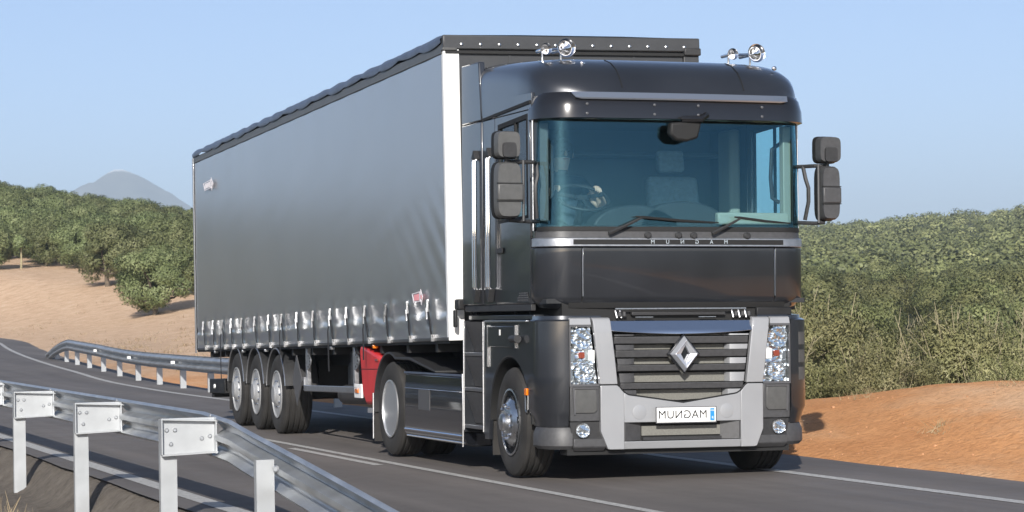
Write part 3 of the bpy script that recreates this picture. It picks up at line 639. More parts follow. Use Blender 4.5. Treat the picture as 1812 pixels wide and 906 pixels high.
# --- cab sides: door with window, sleeper side, upper side
def frame(mb, out4, in4, x, th):
    P = [(x, *p) for p in out4]+[(x, *p) for p in in4]; Q = [(x+th, *p) for p in out4]+[(x+th, *p) for p in in4]
    f = []
    for k in range(4):
        j = (k+1) % 4; f += [(k, j, 4+j, 4+k), (8+k, 12+k, 12+j, 8+j), (k, 8+k, 8+j, j), (4+k, 4+j, 12+j, 12+k)]
    return mb.add(P+Q, f)
for s in (-1, 1):
    x0 = s*1.235; th = -s*.04
    win = [(.47, 2.24), (1.27, 2.22), (1.27, 3.08), (.47, 3.12)]
    d_ = frame(MB(), [(.412, 1.50), (1.36, 1.50), (1.36, 3.155), (.412, 3.155)], win, x0, th).build('door', 'paint', TR, bevel=.006)
    MB().box(min(x0+th*.4, x0+th*.6), max(x0+th*.4, x0+th*.6), .47, 1.27, 2.22, 3.12).build('door_window', 'side_glass', d_)
    fr = frame(MB(), [(.462, 2.232), (1.278, 2.212), (1.278, 3.088), (.462, 3.128)], [(.50, 2.26), (1.245, 2.24), (1.245, 3.05), (.50, 3.085)], x0+s*.002, th*.5); fr.build('window_seal', 'black', d_)
    MB().box(min(x0+s*.002, x0-s*.02), max(x0+s*.002, x0-s*.02), .80, .825, 2.25, 3.09).build('window_bar', 'black', d_)
    MB().box(min(x0, x0+s*.02), max(x0, x0+s*.02), 1.13, 1.28, 1.95, 2.0).build('door_handle', 'plastic', d_, bevel=.006)
    MB().box(min(x0+th, x0), max(x0+th, x0), 1.367, 1.72, 1.50, 3.155).build('sleeper_side', 'paint', TR, bevel=.006)
    MB().box(min(x0+s*.012, x0-s*.05), max(x0+s*.012, x0-s*.05), 1.728, 2.32, 1.50, 3.155).build('side_deflector', 'paint', TR, bevel=.012)
    MB().prism([(1.728, 3.160), (2.32, 3.160), (2.32, 3.71), (1.80, 3.70)], 'x', x0+s*.010, x0-s*.05).build('upper_deflector', 'paint', TR, bevel=.012)
    MB().prism([(.36, 3.158), (1.722, 3.158), (1.722, 3.34), (.36, 3.30)], 'x', x0+s*.001, x0-s*.06).build('upper_side', 'paint', TR, bevel=.004)
    MB().prism([(.38, 3.205), (1.70, 3.150), (1.70, 3.175), (.38, 3.235)], 'x', x0+s*.012, x0-s*.01).build('rain_gutter', 'black', TR)
    # A pillar and trim lines
    MB().box(min(x0-s*.012, x0-s*.06), max(x0-s*.012, x0-s*.06), .33, .408, 2.06, 3.10).build('door_pillar', 'paint_black', TR)
    MB().tube([(x0-s*.004, .345, 2.12), (x0-s*.004, .35, 3.06)], .008, 6).build('pillar_trim', 'brushed', TR)
    # lower door skirt, grip grille
    MB().box(min(x0-s*.005, x0-s*.05), max(x0-s*.005, x0-s*.05), .42, 2.30, 1.44, 1.497).build('door_sill', 'plastic', TR, bevel=.006)
    gm = MB().prism([(.42, 1.515), (.78, 1.515), (.70, 1.60), (.50, 1.60)], 'x', x0+s*.006, x0-s*.01).build('vent_grille', 'plastic', TR)
    for k in range(4):
        for j in range(7):
            y_ = .47+j*.042; z_ = 1.53+k*.02
            if y_ < .76-k*.02: MB().box(min(x0+s*.006, x0+s*.009), max(x0+s*.006, x0+s*.009), y_, y_+.02, z_, z_+.008).build('vent_hole', 'silver_dark', gm)
    # grab rails
    for y_ in (1.40, 1.80):
        h = MB().tube([(x0+s*.012, y_, 1.62), (x0+s*.05, y_, 1.66), (x0+s*.05, y_, 2.80), (x0+s*.012, y_, 2.84)], .014, 8).build('grab_rail', 'chrome', TR)
        MB().tube([(x0+s*.012, y_+.06, 1.62), (x0+s*.05, y_+.06, 1.66), (x0+s*.05, y_+.06, 2.80), (x0+s*.012, y_+.06, 2.84)], .014, 8).build('grab_rail_twin', 'chrome', h)
        MB().prism([(y_-.03, 1.64), (y_+.03, 1.52), (y_+.09, 1.64)], 'x', x0+s*.002, x0+s*.06).build('rail_foot', 'plastic', h, bevel=.005)
        MB().prism([(y_-.03, 2.82), (y_+.03, 2.90), (y_+.09, 2.82)], 'x', x0+s*.002, x0+s*.06).build('rail_cap', 'plastic', h, bevel=.005)
    # mirrors; the right-hand shells use a darker grey that stands in for shade
    xm = -1.545 if s < 0 else 1.405; mw = .225 if s < 0 else .175; 
    def rbox(cx, cz, w, h_, y0, y1, tilt=0):
        pr = []
        for k in range(24):
            a = 2*PI*k/24; c_, s_ = math.cos(a), math.sin(a); pr.append((cx+w/2*(1 if c_ > 0 else -1)*abs(c_)**.4, cz+h_/2*(1 if s_ > 0 else -1)*abs(s_)**.4))
        f1 = [(cx+(p[0]-cx)*.9, cz+(p[1]-cz)*.94) for p in pr]; mb = MB(); n = 24
        mb.add([(p[0], y0, p[1]) for p in f1]+[(p[0], y0+.05, p[1]) for p in pr]+[(p[0], y1, p[1]) for p in pr],
               [tuple(range(n))]+[(i, (i+1) % n, n+(i+1) % n, n+i) for i in range(n)]+[(n+i, n+(i+1) % n, 2*n+(i+1) % n, 2*n+i) for i in range(n)]+[tuple(range(3*n-1, 2*n-1, -1))])
        return mb
    mr = rbox(xm, 2.45, mw, .47, .02, .17).build('mirror', 'mirror_shell' if s < 0 else 'plastic_grey', TR, smooth=50)
    rbox(xm, 2.45, mw+.015, .485, .095, .178).build('mirror_rim', 'black', mr)
    MB().box(xm-mw*.48, xm+mw*.52, .008, .06, 2.36, 2.50).build('mirror_clamp', 'mirror_shell' if s < 0 else 'plastic_grey', mr, bevel=.012)
    for z in (2.355, 2.505): MB().box(xm-mw*.49, xm+mw*.51, .012, .03, z-.004, z+.004).build('mirror_seam', 'black', mr)
    mu = rbox(xm-s*.0, 2.83, .215, .225, .03, .16).build('wide_mirror', 'mirror_shell' if s < 0 else 'plastic_grey', TR, smooth=50)
    rbox(xm, 2.83, .23, .24, .10, .168).build('wide_mirror_rim', 'black', mu)
    rbox(xm+s*.0, 2.785, .13, .13, .012, .06).build('mirror_cover', 'plastic', mu)
    ar = MB().tube([(s*1.20, .30, 2.69), (s*1.30, .14, 2.69), (xm, .12, 2.69)], .017, 8).build('mirror_arm', 'plastic', TR)
    MB().tube([(s*1.20, .30, 2.20), (s*1.32, .16, 2.19), (xm-s*.02, .12, 2.20)], .017, 8).build('mirror_arm_lower', 'plastic', ar)
    MB().tube([(xm-s*(mw/2+.02), .06, 2.19), (xm-s*(mw/2+.02), .06, 2.70)], .012, 8).build('mirror_tube', 'plastic_grey', ar)
    MB().tube([(s*1.235, .24, 2.69), (s*1.24, .20, 2.58), (s*1.262, .19, 2.50), (s*1.262, .19, 2.38), (s*1.24, .22, 2.22)], .018, 6).build('mirror_bracket', 'plastic', ar)
    MB().tube([(xm, .11, 2.66), (xm, .11, 2.75)], .02, 8).build('mirror_joint', 'plastic', ar)
# --- rear wall, cab floor, interior
MB().box(-1.19, 1.19, 2.20, 2.24, 1.50, 3.30).build('rear_wall', 'cab_liner', TR)
MB().box(-1.19, 1.19, .14, 2.20, 1.50, 1.54).build('cab_floor', 'dash', TR)
MB().box(-1.17, 1.17, .40, 2.19, 3.13, 3.17).build('headliner', 'cab_liner', TR)
MB().box(-1.15, 1.15, 1.75, 2.19, 2.86, 2.90).build('bunk_shelf', 'cab_liner', TR, bevel=.02)
MB().box(-1.15, 1.15, 1.55, 2.19, 1.95, 2.10).build('bunk', 'seat_cloth', TR, bevel=.03)
MB().box(-1.14, 1.14, .30, .62, 1.54, 2.17).build('dashboard', 'dash', TR, bevel=.03)
for xc, w_, h_ in ((-.28, .40, .20), (.16, .42, .235)):
    pr = [(xc+w_*math.cos(a), 2.15+h_*math.sin(a)) for a in lin(0, PI, 16)]
    MB().prism(pr, 'y', .36, .60).build('instrument_hood', 'dash', TR, bevel=.02)
MB().box(.45, 1.13, .30, .62, 2.18, 2.285).build('dash_tray', 'trim_cream', TR, bevel=.015)
for s in (-1, 1):
    MB().prism([(s*1.175, .36), (s*1.09, .33), (s*1.08, .40), (s*1.17, .46)], 'z', 2.2, 3.05).build('pillar_lining', 'trim_cream' if s > 0 else 'plastic_grey', TR, bevel=.01)
    MB().tube([(s*1.10, .42, 2.90), (s*1.03, .44, 2.85), (s*1.02, .45, 2.60), (s*1.03, .44, 2.42), (s*1.09, .42, 2.38)], .018, 8).build('pillar_handle', 'dash', TR)
    sx = .56 if s > 0 else -.60
    st = MB().box(sx-.26, sx+.26, 1.05, 1.55, 1.95, 2.10).build('seat', 'seat_cloth', TR, bevel=.05, seg=3)
    MB().prism([(1.45, 2.05), (1.60, 2.04), (1.72, 2.66), (1.60, 2.68)], 'x', sx-.25, sx+.25).build('backrest', 'seat_cloth', st, bevel=.05, seg=3)
    MB().prism([(1.61, 2.72), (1.71, 2.70), (1.74, 2.90), (1.66, 2.92)], 'x', sx-.13, sx+.13).build('headrest', 'seat_cloth', st, bevel=.03, seg=3)
    MB().box(sx-.18, sx+.18, 1.12, 1.48, 1.54, 1.95).build('seat_base', 'dash', st)
    if s > 0: MB().box(1.05, 1.16, 1.42, 1.72, 2.1, 3.1).build('window_drape', 'trim_cream', TR, bevel=.03)
sw = MB(); ring = []
SWC, SWN = Vector((-.60, .86, 2.43)), Vector((0, -.50, .87)).normalized(); su = Vector((1, 0, 0)); sv = SWN.cross(su)
def swp(a, r=.235): return SWC+(su*math.cos(a)+sv*math.sin(a))*r
sw.tube([swp(2*PI*k/40) for k in range(41)], .016, 8, cap=False); sw.build('steering_wheel', 'dash', TR)
sp_ = MB()
for a in (.3, PI-.3, -PI/2): sp_.tube([SWC, swp(a)], .018, 6)
sp_.lathe([(.08, .02), (.07, -.02), (0, -.03)], 'z', tuple(SWC), 16); sp_.build('steering_spokes', 'dash', TR)
MB().tube([SWC, SWC-SWN*.5], .035, 8).build('steering_column', 'dash', TR)
MB().prism([(-.13, 3.03), (.16, 3.05), (.12, 2.90), (.02, 2.87), (-.08, 2.88), (-.14, 2.93)], 'y', -.07, .02).build('front_mirror', 'black', TR, bevel=.02)
MB().tube([(-.03, -.06, 3.06), (.14, -.09, 3.06), (.20, -.06, 3.10)], .03, 8).build('front_mirror_arm', 'visor_black', TR)
# --- flank below the cab: wheel arch panel, locker, steps
YA = 1.0
for s in (-1, 1):
    x0 = s*1.24
    yy = lin(.455, 1.70, 50)
    zb = lambda y: max(.30, .475+math.sqrt(max(0, .57**2-(y-YA)**2))) if abs(y-YA) < .57 else .30
    P = [[(x0, y, zb(y)+(1.36-zb(y))*k/3) for y in yy] for k in range(4)]; Q = [[(x0-s*.04, y, z) for _, y, z in r] for r in P]
    fp = MB().sheet(P, Q).build('arch_panel', 'paint', TR, bevel=.006)
    MB().lathe([(.56, .0), (.585, .0), (.585, .60), (.56, .60)], 'x', (x0-s*.01 if s < 0 else x0-.59, YA, .475), 28, closed=True, a0=0, a1=PI).build('wheel_housing', 'black', TR)
    MB().box(min(x0-s*.005, x0+s*.012), max(x0-s*.005, x0+s*.012), .80, 1.56, 1.125, 1.31).build('locker_flap', 'paint', TR, bevel=.006)
    MB().box(min(x0+s*.010, x0+s*.016), max(x0+s*.010, x0+s*.016), 1.20, 1.225, 1.23, 1.28).build('flap_badge', 'plate_white', TR)
    for a_ in ((.785, .797, 1.12, 1.32), (1.565, 1.58, .95, 1.32)): MB().box(min(x0, x0+s*.016), max(x0, x0+s*.016), a_[0], a_[1], a_[2], a_[3]).build('flap_trim', 'brushed', TR)
    MB().box(min(x0-s*.03, x0+s*.022), max(x0-s*.03, x0+s*.022), .46, 1.62, 1.345, 1.362).build('flank_trim', 'brushed', TR, bevel=.004)
    MB().box(min(x0-s*.045, x0-s*.30), max(x0-s*.045, x0-s*.30), .46, 2.30, 1.364, 1.41).build('flank_ledge', 'paint', TR, bevel=.008)
    MB().tube([(x0+s*.045, .62, 1.20), (x0+s*.045, .78, 1.20)], .034, 14).build('intake_stub', 'plastic', TR)
    il = MB().box(min(x0, x0+s*.02), max(x0, x0+s*.02), .475, .535, .72, .78).build('side_lamp', 'orange_lens', TR, bevel=.004)
    MB().tube([(x0+s*.006, .47, .72), (x0+s*.006, .475, .60), (x0+s*.006, .505, .575), (x0+s*.006, .535, .60), (x0+s*.006, .54, .72)], .006, 6).build('lamp_bracket', 'brushed', il)
    # step tower
    xi_ = x0-s*.26
    stp = MB().box(min(xi_, xi_+s*.02), max(xi_, xi_+s*.02), 1.72, 2.30, .36, 1.36).build('step_tower', 'plastic_grey', TR)
    for za, zb_ in ((1.075, 1.35), (.76, 1.035), (.42, .71)):
        MB().prism([(x0-s*.005, zb_), (x0-s*.035, zb_), (x0-s*.20, za+.01), (x0-s*.10, za+.0)], 'y', 1.76, 2.28).build('step_riser', 'plastic_grey', stp)
    for z in (1.055, .735, .395): MB().box(min(x0-s*.24, x0+s*.004), max(x0-s*.24, x0+s*.004), 1.74, 2.29, z-.018, z+.018).build('step_tread', 'silver_dark', stp, bevel=.006)
    for y_ in (1.715, 2.30): MB().box(min(x0-s*.24, x0+s*.002), max(x0-s*.24, x0+s*.002), y_-.012, y_+.012, .34, 1.36).build('step_side', 'paint', stp, bevel=.005)
    for y_ in (1.722, 2.306): MB().tube([(x0+s*.004, y_, .36), (x0+s*.004, y_, 1.35)], .007, 6).build('step_edge', 'brushed', stp)
    MB().box(min(x0-s*.04, x0-s*.36), max(x0-s*.04, x0-s*.36), 1.585, 1.60, .16, .70).build('mud_flap', 'rubber', TR)
    # fuel tank fairing
    prof = [(-.10, .20), (-.03, .215), (0, .27), (.0, .60), (-.01, .84), (-.05, .865), (-.28, .865), (-.28, .20)]
    tk = MB().prism([(x0+s*a, z) for a, z in prof], 'y', 2.34, 4.30).build('tank_fairing', 'paint_black', TR, bevel=.012)
    for z, r_ in ((.295, .010), (.232, .009), (.70, .003)): MB().tube([(x0+s*(.004 if z > .25 else -.02), 2.36, z), (x0+s*(.004 if z > .25 else -.02), 4.28, z)], r_, 6).build('fairing_trim', 'chrome', tk)
    MB().box(min(x0-s*.05, x0+s*.006), max(x0-s*.05, x0+s*.006), 2.34, 4.30, .842, .862).build('fairing_top', 'tarp_blue', tk, bevel=.004)
    MB().tube([(x0+s*.006, 2.34, .20), (x0+s*.006, 2.33, .55), (x0+s*.006, 2.345, .87)], .008, 6).build('fairing_edge', 'brushed', tk)
    MB().box(min(x0, x0+s*.004), max(x0, x0+s*.004), 3.42, 3.80, .50, .70).build('fairing_sticker', 'silver_dark', tk)
    # drive wheel mudguard
    YD = 4.85; pr_o = [(YD+.575*math.cos(a), .475+.575*math.sin(a)) for a in lin(-.1, 2.0, 24)]+[(4.1, 1.005), (3.2, .885), (3.2, .865), (4.1, .975)]
    pr_i = [(YD+.55*math.cos(a), .475+.55*math.sin(a)) for a in lin(2.0, -.1, 24)]
    gd = MB().prism(pr_o+pr_i, 'x', x0+s*.01, x0-s*.62).build('mudguard', 'plastic', TR, bevel=.006)
    MB().box(min(x0, x0-s*.58), max(x0, x0-s*.58), 5.42, 5.435, .12, .62).build('mud_flap', 'rubber', TR)
    MB().tube([(x0+s*.012, 5.43, .15), (x0+s*.012, 5.43, .62)], .008, 6).build('flap_edge', 'brushed', gd)
for s in (-1, 1):
    wheel(TR, s*1.235, YA, .475, 'f', s, steer=-.035)
    wheel(TR, s*1.24, 4.85, .475, 'd', s); wheel(TR, s*.90, 4.85, .475, 'd', s)
ch = MB()
for s in (-1, 1): ch.box(s*.42-.04, s*.42+.04, .5, 6.0, .62, .90)
ch.box(-.42, .42, 4.4, 5.6, .92, 1.10).box(-.95, .95, .95, 1.05, .42, .54).box(-.9, .9, 4.78, 4.92, .40, .56).box(-.5, .5, .4, 2.2, .45, 1.25).box(-1.0, 1.0, 2.5, 4.2, .30, .84)
ch.build('chassis_frame', 'chassis', TR)
MB().box(-1.02, 1.02, .12, .30, .22, .29).build('under_tray', 'black', TR)
# air lines and coupling behind the cab
for k, (x_, z_) in enumerate(((-1.12, 1.52), (-1.06, 1.48), (-.7, 1.6))):
    MB().tube([(x_, 2.30, 1.30), (x_-.04, 2.40, z_), (x_-.02, 2.48, z_+.02), (x_+.03, 2.52, z_-.06)], .016, 6).build('air_hose', 'black', TR)
MB().box(-1.28, -1.08, 2.36, 2.48, 1.46, 1.56).build('hose_coupling', 'chassis', TR, bevel=.015)
MB().box(-1.30, -1.27, 2.40, 2.46, 1.30, 1.46).build('coupling_lever', 'chassis', TR, bevel=.01)
MB().tube([(-1.20, 2.40, 1.36), (-1.15, 2.34, 1.345), (-1.08, 2.33, 1.35)], .010, 6).build('coupling_rod', 'chrome', TR)

# ------------------------------------------------------------------ driver
def skin_chain(verts, edges, rad, root=0, sub=2):
    me = bpy.data.meshes.new('body'); me.from_pydata(verts, edges, []); o = bpy.data.objects.new('body', me); COL.objects.link(o)
    k = o.modifiers.new('skin', 'SKIN'); 
    for i, r in enumerate(rad): me.skin_vertices[0].data[i].radius = (r, r) if not isinstance(r, tuple) else r
    me.skin_vertices[0].data[root].use_root = True
    q = o.modifiers.new('sub', 'SUBSURF'); q.levels = sub; q.render_levels = sub
    out = bpy.data.meshes.new_from_object(o.evaluated_get(bpy.context.evaluated_depsgraph_get())); bpy.data.objects.remove(o); return out
hL, hR = swp(PI*.78), swp(PI*.20)
def hand_pts(h, s):
    return Vector(h)
dv_ = [(-.60, 1.36, 2.12), (-.60, 1.40, 2.34), (-.60, 1.42, 2.56), (-.60, 1.42, 2.66), (-.60, 1.40, 2.73), (-.60, 1.38, 2.84), (-.60, 1.37, 2.93)]
L_sh, R_sh = (-.79, 1.40, 2.58), (-.41, 1.40, 2.58); L_el, R_el = (-.90, 1.16, 2.36), (-.30, 1.14, 2.36)
hLw = hL+Vector((-.02, .07, .02)); hRw = hR+Vector((.02, .07, .02))
verts = [Vector(v) for v in dv_]+[Vector(L_sh), Vector(L_el), hLw, Vector(R_sh), Vector(R_el), hRw, Vector((-.70, 1.12, 2.14)), Vector((-.72, .86, 2.02)), Vector((-.72, .80, 1.62)), Vector((-.50, 1.12, 2.14)), Vector((-.48, .86, 2.02)), Vector((-.48, .80, 1.62))]
edges = [(0, 1), (1, 2), (2, 3), (3, 4), (4, 5), (5, 6), (2, 7), (7, 8), (8, 9), (2, 10), (10, 11), (11, 12), (0, 13), (13, 14), (14, 15), (0, 16), (16, 17), (17, 18)]
rad = [.15, .15, .15, .06, .065, .095, .06, .075, .05, .032, .075, .05, .032, .09, .075, .055, .09, .075, .055]
bmz = bmesh.new(); bm_me = skin_chain(verts, edges, rad); bmz.from_mesh(bm_me)
for hnd, wr, s in ((hL, hLw, -1), (hR, hRw, 1)):
    hv = [wr, hnd+Vector((0, .025, .022))]; he = [(0, 1)]; hr = [.026, .036]
    tang = (swp(PI*.78+.1)-swp(PI*.78)).normalized() if s < 0 else (swp(PI*.2+.1)-swp(PI*.2)).normalized()
    for k in range(4):
        o_ = tang*(.028-k*.019); ln = (.9, 1, .95, .8)[k]; i = len(hv)
        hv += [hnd+o_+Vector((0, -.005, .030))*ln, hnd+o_+Vector((0, -.030, .006))*ln, hnd+o_+Vector((0, -.020, -.018))*ln]; he += [(1, i), (i, i+1), (i+1, i+2)]; hr += [.010, .009, .008]
    i = len(hv); hv += [hnd+tang*.038+Vector((0, .02, .006)), hnd+tang*.045+Vector((0, -.005, -.012))]; he += [(1, i), (i, i+1)]; hr += [.011, .009]
    bmz.from_mesh(skin_chain(hv, he, hr, 0, 1))
pm = bpy.data.meshes.new('person'); bmz.to_mesh(pm); bmz.free(); pm.materials.append(MATS['shirt']); pm.materials.append(MATS['skin'])
for p_ in pm.polygons:
    c_ = p_.center; p_.use_smooth = True
    arm = min((c_-hL).length, (c_-hR).length) < .27; head = c_.z > 2.70
    p_.material_index = 1 if arm or head else 0
dr = obj('person', pm); dr.matrix_world = Matrix.Translation((-.025, 0, 0)) @ Matrix.Rotation(.011, 4, 'Y')
tag(dr, 'driver in dark shirt seated behind the windscreen, both hands on the steering wheel', 'person')
MB().lathe([(0, .13), (.07, .115), (.105, .06), (.108, 0), (.10, -.05), (.085, -.055), (.09, .0), (.085, .05), (.05, .09), (0, .10)], 'z', (-.60, 1.40, 2.865), 20).build('hair', 'hair', dr, smooth=60)
MB().lathe([(.0, -.02), (.012, -.012), (.015, .0), (.01, .02), (0, .035)], 'z', (-.60, 1.272, 2.84), 10).build('nose', 'skin', dr)
eb = MB()
for s in (-1, 1): eb.lathe([(0, -.012), (.012, 0), (0, .012)], 'z', (-.60+s*.033, 1.288, 2.868), 10)
eb.build('eyes', 'ink', dr)
for s in (-1, 1): MB().lathe([(0, -.03), (.012, -.02), (.016, .01), (0, .03)], 'z', (-.60+s*.098, 1.385, 2.84), 10).build('ear', 'skin', dr)
MB().box(-.625, -.575, 1.278, 1.29, 2.795, 2.803).build('mouth', 'red_lens', dr)

# ------------------------------------------------------------------ semi-trailer (local y = 0 at its front wall)
PIT, ART = .01613, -.0271
TL = empty('semi_trailer', (.0, 4.115, 0), (-PIT, 0, ART))
tag(TL, 'long dark grey curtain-sided semi trailer behind the tractor unit, with a white corner post', 'trailer')
class TB(MB):                                  # trailer builder: shifts y so that the kingpin is the origin
    def build(s, *a, **k):
        s.v = [(x, y-1.6, z) for x, y, z in s.v]; return MB.build(s, *a, **k)
def on_road(y): return PIT*(y-1.6)             # keeps running gear level while the body is pitched
ZB, ZT, HW, LEN = 1.185, 4.0, 1.275, 13.6
BUCK = [12.81, 12.06, 11.35, 10.72, 9.98, 9.10, 8.23, 7.43, 6.56, 5.68, 4.80, 4.01, 3.16, 2.25, 1.38, .61]
# curtain with real wrinkles: sag between buckles, folds pulled towards each of them
ny, nz = 520, 110
Y = np.linspace(.06, 13.55, ny); Z = ZB+.01+(3.875-ZB-.01)*np.linspace(0, 1, nz)**1.6
YY, ZZ = np.meshgrid(Y, Z, indexing='ij')
D = .0013*wob(YY, ZZ*.25, 1.9, 31)+.0006*wob(YY*.4+ZZ, ZZ, .8, 32)
low = np.exp(-np.clip(ZZ-1.50, 0, None)**2/.010)
fold = wob(YY*.40+ZZ*.9, ZZ*1.8, .36, 33)*.5+wob(YY*.5-ZZ*1.2, ZZ*1.3, .40, 34)*.5
D += low*.006*fold
belt = np.exp(-((ZZ-1.445-.02*np.sin(YY*2.3))/.045)**2); D += -.006*belt+.003*np.exp(-((ZZ-1.37)/.05)**2)*low
for yb in BUCK:
    dy = YY-yb; D += -.008*np.exp(-(dy/.08)**2)*np.exp(-((ZZ-1.36)/.2)**2)
    D += .003*np.exp(-(np.abs(dy)/.30)**2)*np.sin((np.abs(dy)*1.2+(1.52-ZZ)*2.2)*9)*low
front = np.exp(-YY/.8)*np.exp(-((ZZ-1.9)/.55)**2); D += front*.0022*np.sin((YY*1.0-ZZ*1.3)*13)
top = np.exp(-(3.875-ZZ)/.25); D *= (1-.7*top); D += .002*top*np.sin(YY*7)
V = np.stack([-(HW-.008)-D, YY-1.6, ZZ], -1).reshape(-1, 3)
ii = np.arange(ny*nz).reshape(ny, nz); Fq = np.stack([ii[:-1, :-1], ii[:-1, 1:], ii[1:, 1:], ii[1:, :-1]], -1).reshape(-1, 4)
cme = fast_mesh('side_curtain', V, Fq, 'curtain', True)
cur = obj('side_curtain', cme, TL); k = cur.modifiers.new('solid', 'SOLIDIFY'); k.thickness = .004; k.offset = 1
obj('side_curtain', cme, TL, (0, 0, 0), None, (-1, 1, 1))
# printed marks on the curtain: a framed badge with an arrow head
def badge(yc, zc, sc, m_in, m_out):
    x = -HW-.030
    sy_, sc = sc[0], sc[1]; fr = [(-.22, .10), (.10, .14), (.10, -.11), (-.16, -.13)]
    ring_ = TB(); 
    def loop(pts, w_, cx):
        cy = sum(p[0] for p in pts)/len(pts); cz = sum(p[1] for p in pts)/len(pts); inn_ = [(cy+(p[0]-cy)*w_, cz+(p[1]-cz)*w_) for p in pts]; n = len(pts)
        V_ = [(cx, yc-p[0]*sy_, zc+p[1]*sc) for p in pts]+[(cx, yc-p[0]*sy_, zc+p[1]*sc) for p in inn_]; V_ += [(a+.004, b_, c_) for a, b_, c_ in V_]
        f = []
        for k in range(n):
            j = (k+1) % n; f += [(k, j, n+j, n+k), (2*n+k, 3*n+k, 3*n+j, 2*n+j), (k, 2*n+k, 2*n+j, j), (n+k, n+j, 3*n+j, 3*n+k)]
        ring_.add(V_, f)
    loop(fr, .80, x); loop([(.12, .19), (.20, 0), (.14, -.20), (.09, 0)], .62, x-.001)
    r_ = ring_.build('badge_outline', m_out, TL, smooth=0)
    q = TB()
    for k in range(5): q.box(x+.001, x+.005, yc-(.07-k*.05)*sy_-.02*sy_, yc-(.07-k*.05)*sy_+.012*sy_, zc-.075*sc, zc+(.085-.004*k)*sc)
    q.box(x-.001, x+.003, yc-.155*sy_, yc-.115*sy_, zc-.05*sc, zc+.05*sc); q.build('badge_mark', m_in, r_, smooth=0)
badge(1.0, 1.595, (1.0, .40), 'logo_pink', 'logo_white'); badge(12.25, 3.45, (1.9, .48), 'logo_white', 'logo_white')
# buckles: strap, lever and hook
def strap_mesh(seed):
    r = random.Random(seed); mb = MB(); sh = r.uniform(.02, .11)
    pts = [(-.032, 0, .02), (-.038, -.01, -.08), (-.030, -sh*.4, -.18), (-.034, -sh*.8, -.27), (-.025, -sh, -.335)]
    P = [[(x, y-.022, z), (x, y+.022, z)] for x, y, z in pts]; mb.sheet(P, [[(x+.006, y, z) for x, y, z in q] for q in P]); return mb.mesh('strap', 'strap'), sh
lev = MB(); lev.box(-.052, -.028, -.022, .022, -.09, .02).box(-.058, -.045, -.012, .012, -.16, -.05).box(-.05, -.03, -.032, .032, .012, .03)
lev = lev.mesh('buckle', 'brushed'); hook = MB().box(-.035, .015, -.014, .014, -.02, .045).mesh('hook', 'brushed')
STR = [strap_mesh(k) for k in range(5)]; tail = []
for k in range(3):
    L_ = .42+.12*k; pts = [(-.045, -.01, -.08), (-.055, .015+.02*k, -.22), (-.05, .03+.02*k, -L_), (-.05, .03+.015*k, -L_-.12)]
    P = [[(x, y-.02, z), (x, y+.025, z)] for x, y, z in pts]; tail.append(MB().sheet(P, [[(x+.005, y, z) for x, y, z in q] for q in P]).mesh('strap_tail', 'strap'))
for i, yb in enumerate(BUCK):
    sme, sh = STR[i % 5]; st = obj('strap', sme, TL, (-HW, yb-1.6, 1.535))
    obj('buckle', lev, st, (0, 0, 0), (random.uniform(-.12, .12), 0, 0)); obj('hook', hook, st, (0, -sh, -.352))
    if i in (2, 7, 10, 12): obj('strap_tail', tail[i % 3], st, (0, 0, 0))
# frame, roof, posts
TB().box(-HW+.02, HW-.02, 0.05, LEN, 1.14, ZB+.005).build('floor', 'chassis', TL)
TB().box(-HW-.004, -HW+.03, .0, LEN, 1.165, ZB+.012).build('side_rail', 'headboard', TL, bevel=.004)
TB().box(-HW-.006, -HW+.05, .03, LEN-.02, 3.845, 3.935).build('top_rail', 'mirror_shell', TL, bevel=.006)
TB().box(HW-.05, HW+.006, .03, LEN-.02, 3.845, 3.935).build('top_rail', 'mirror_shell', TL, bevel=.006)
yy = np.linspace(0.02, LEN, 360); P = []; 
for y_ in yy:
    w_ = abs(math.sin(y_*PI/.80))**.6; d_ = .012*w_+.004*math.sin(y_*9.1); e_ = .030*w_+.01*math.sin(y_*3.3)
    P.append([(-HW-.014-d_*.4, y_, 3.955-e_), (-HW-.016-d_, y_, 3.985-.4*e_), (-HW+.01, y_, 4.012+d_), (-HW+.10, y_, 4.02+d_*.6), (-HW*.4, y_, 4.03), (HW*.4, y_, 4.03), (HW-.1, y_, 4.02), (HW+.012, y_, 4.0), (HW+.016, y_, 3.95)])
TB().grid(P).build('roof_tarp', 'tarp_blue', TL, smooth=60)
# front wall
TB().box(-HW+.16, HW-.16, .012, .04, ZB, 3.90).build('front_wall', 'headboard', TL)
for k, x_ in enumerate((-.62, 0, .62)): TB().box(x_-.012, x_+.012, .004, .012, ZB, 3.9).build('wall_rib', 'headboard', TL)
TB().box(-HW, -HW+.155, -.012, .05, ZB-.02, 3.885).build('corner_post', 'white_paint', TL, bevel=.006)
TB().box(HW-.155, HW, -.012, .05, ZB-.02, 3.885).build('corner_post', 'headboard', TL, bevel=.006)
fb = TB().box(-HW-.005, HW+.005, -.03, .05, 3.885, 4.018).build('front_bar', 'headboard', TL, bevel=.012)
for k in range(13): TB().lathe([(.014, 0), (.014, -.008), (.006, -.012), (0, -.012)], 'y', (-1.1+k*.185, -.03, 3.93), 10).build('rivet', 'brushed', fb)
TB().box(-HW+.02, HW-.02, -.022, .0, 3.845, 3.872).build('front_seal', 'black', TL)
TB().box(-HW-.012, -HW+.13, -.035, .03, 3.872, 3.90).build('corner_casting', 'mirror_shell', TL, bevel=.006)
TB().box(HW-.16, HW+.01, -.05, .02, 3.85, 3.92).build('corner_casting', 'plastic', TL, bevel=.01)
for s in (-1, 1):
    TB().box(min(s*HW, s*(HW+.012)), max(s*HW, s*(HW+.012)), LEN-.05, LEN+.03, ZB-.06, 3.93).build('rear_post', 'silver', TL, bevel=.006)
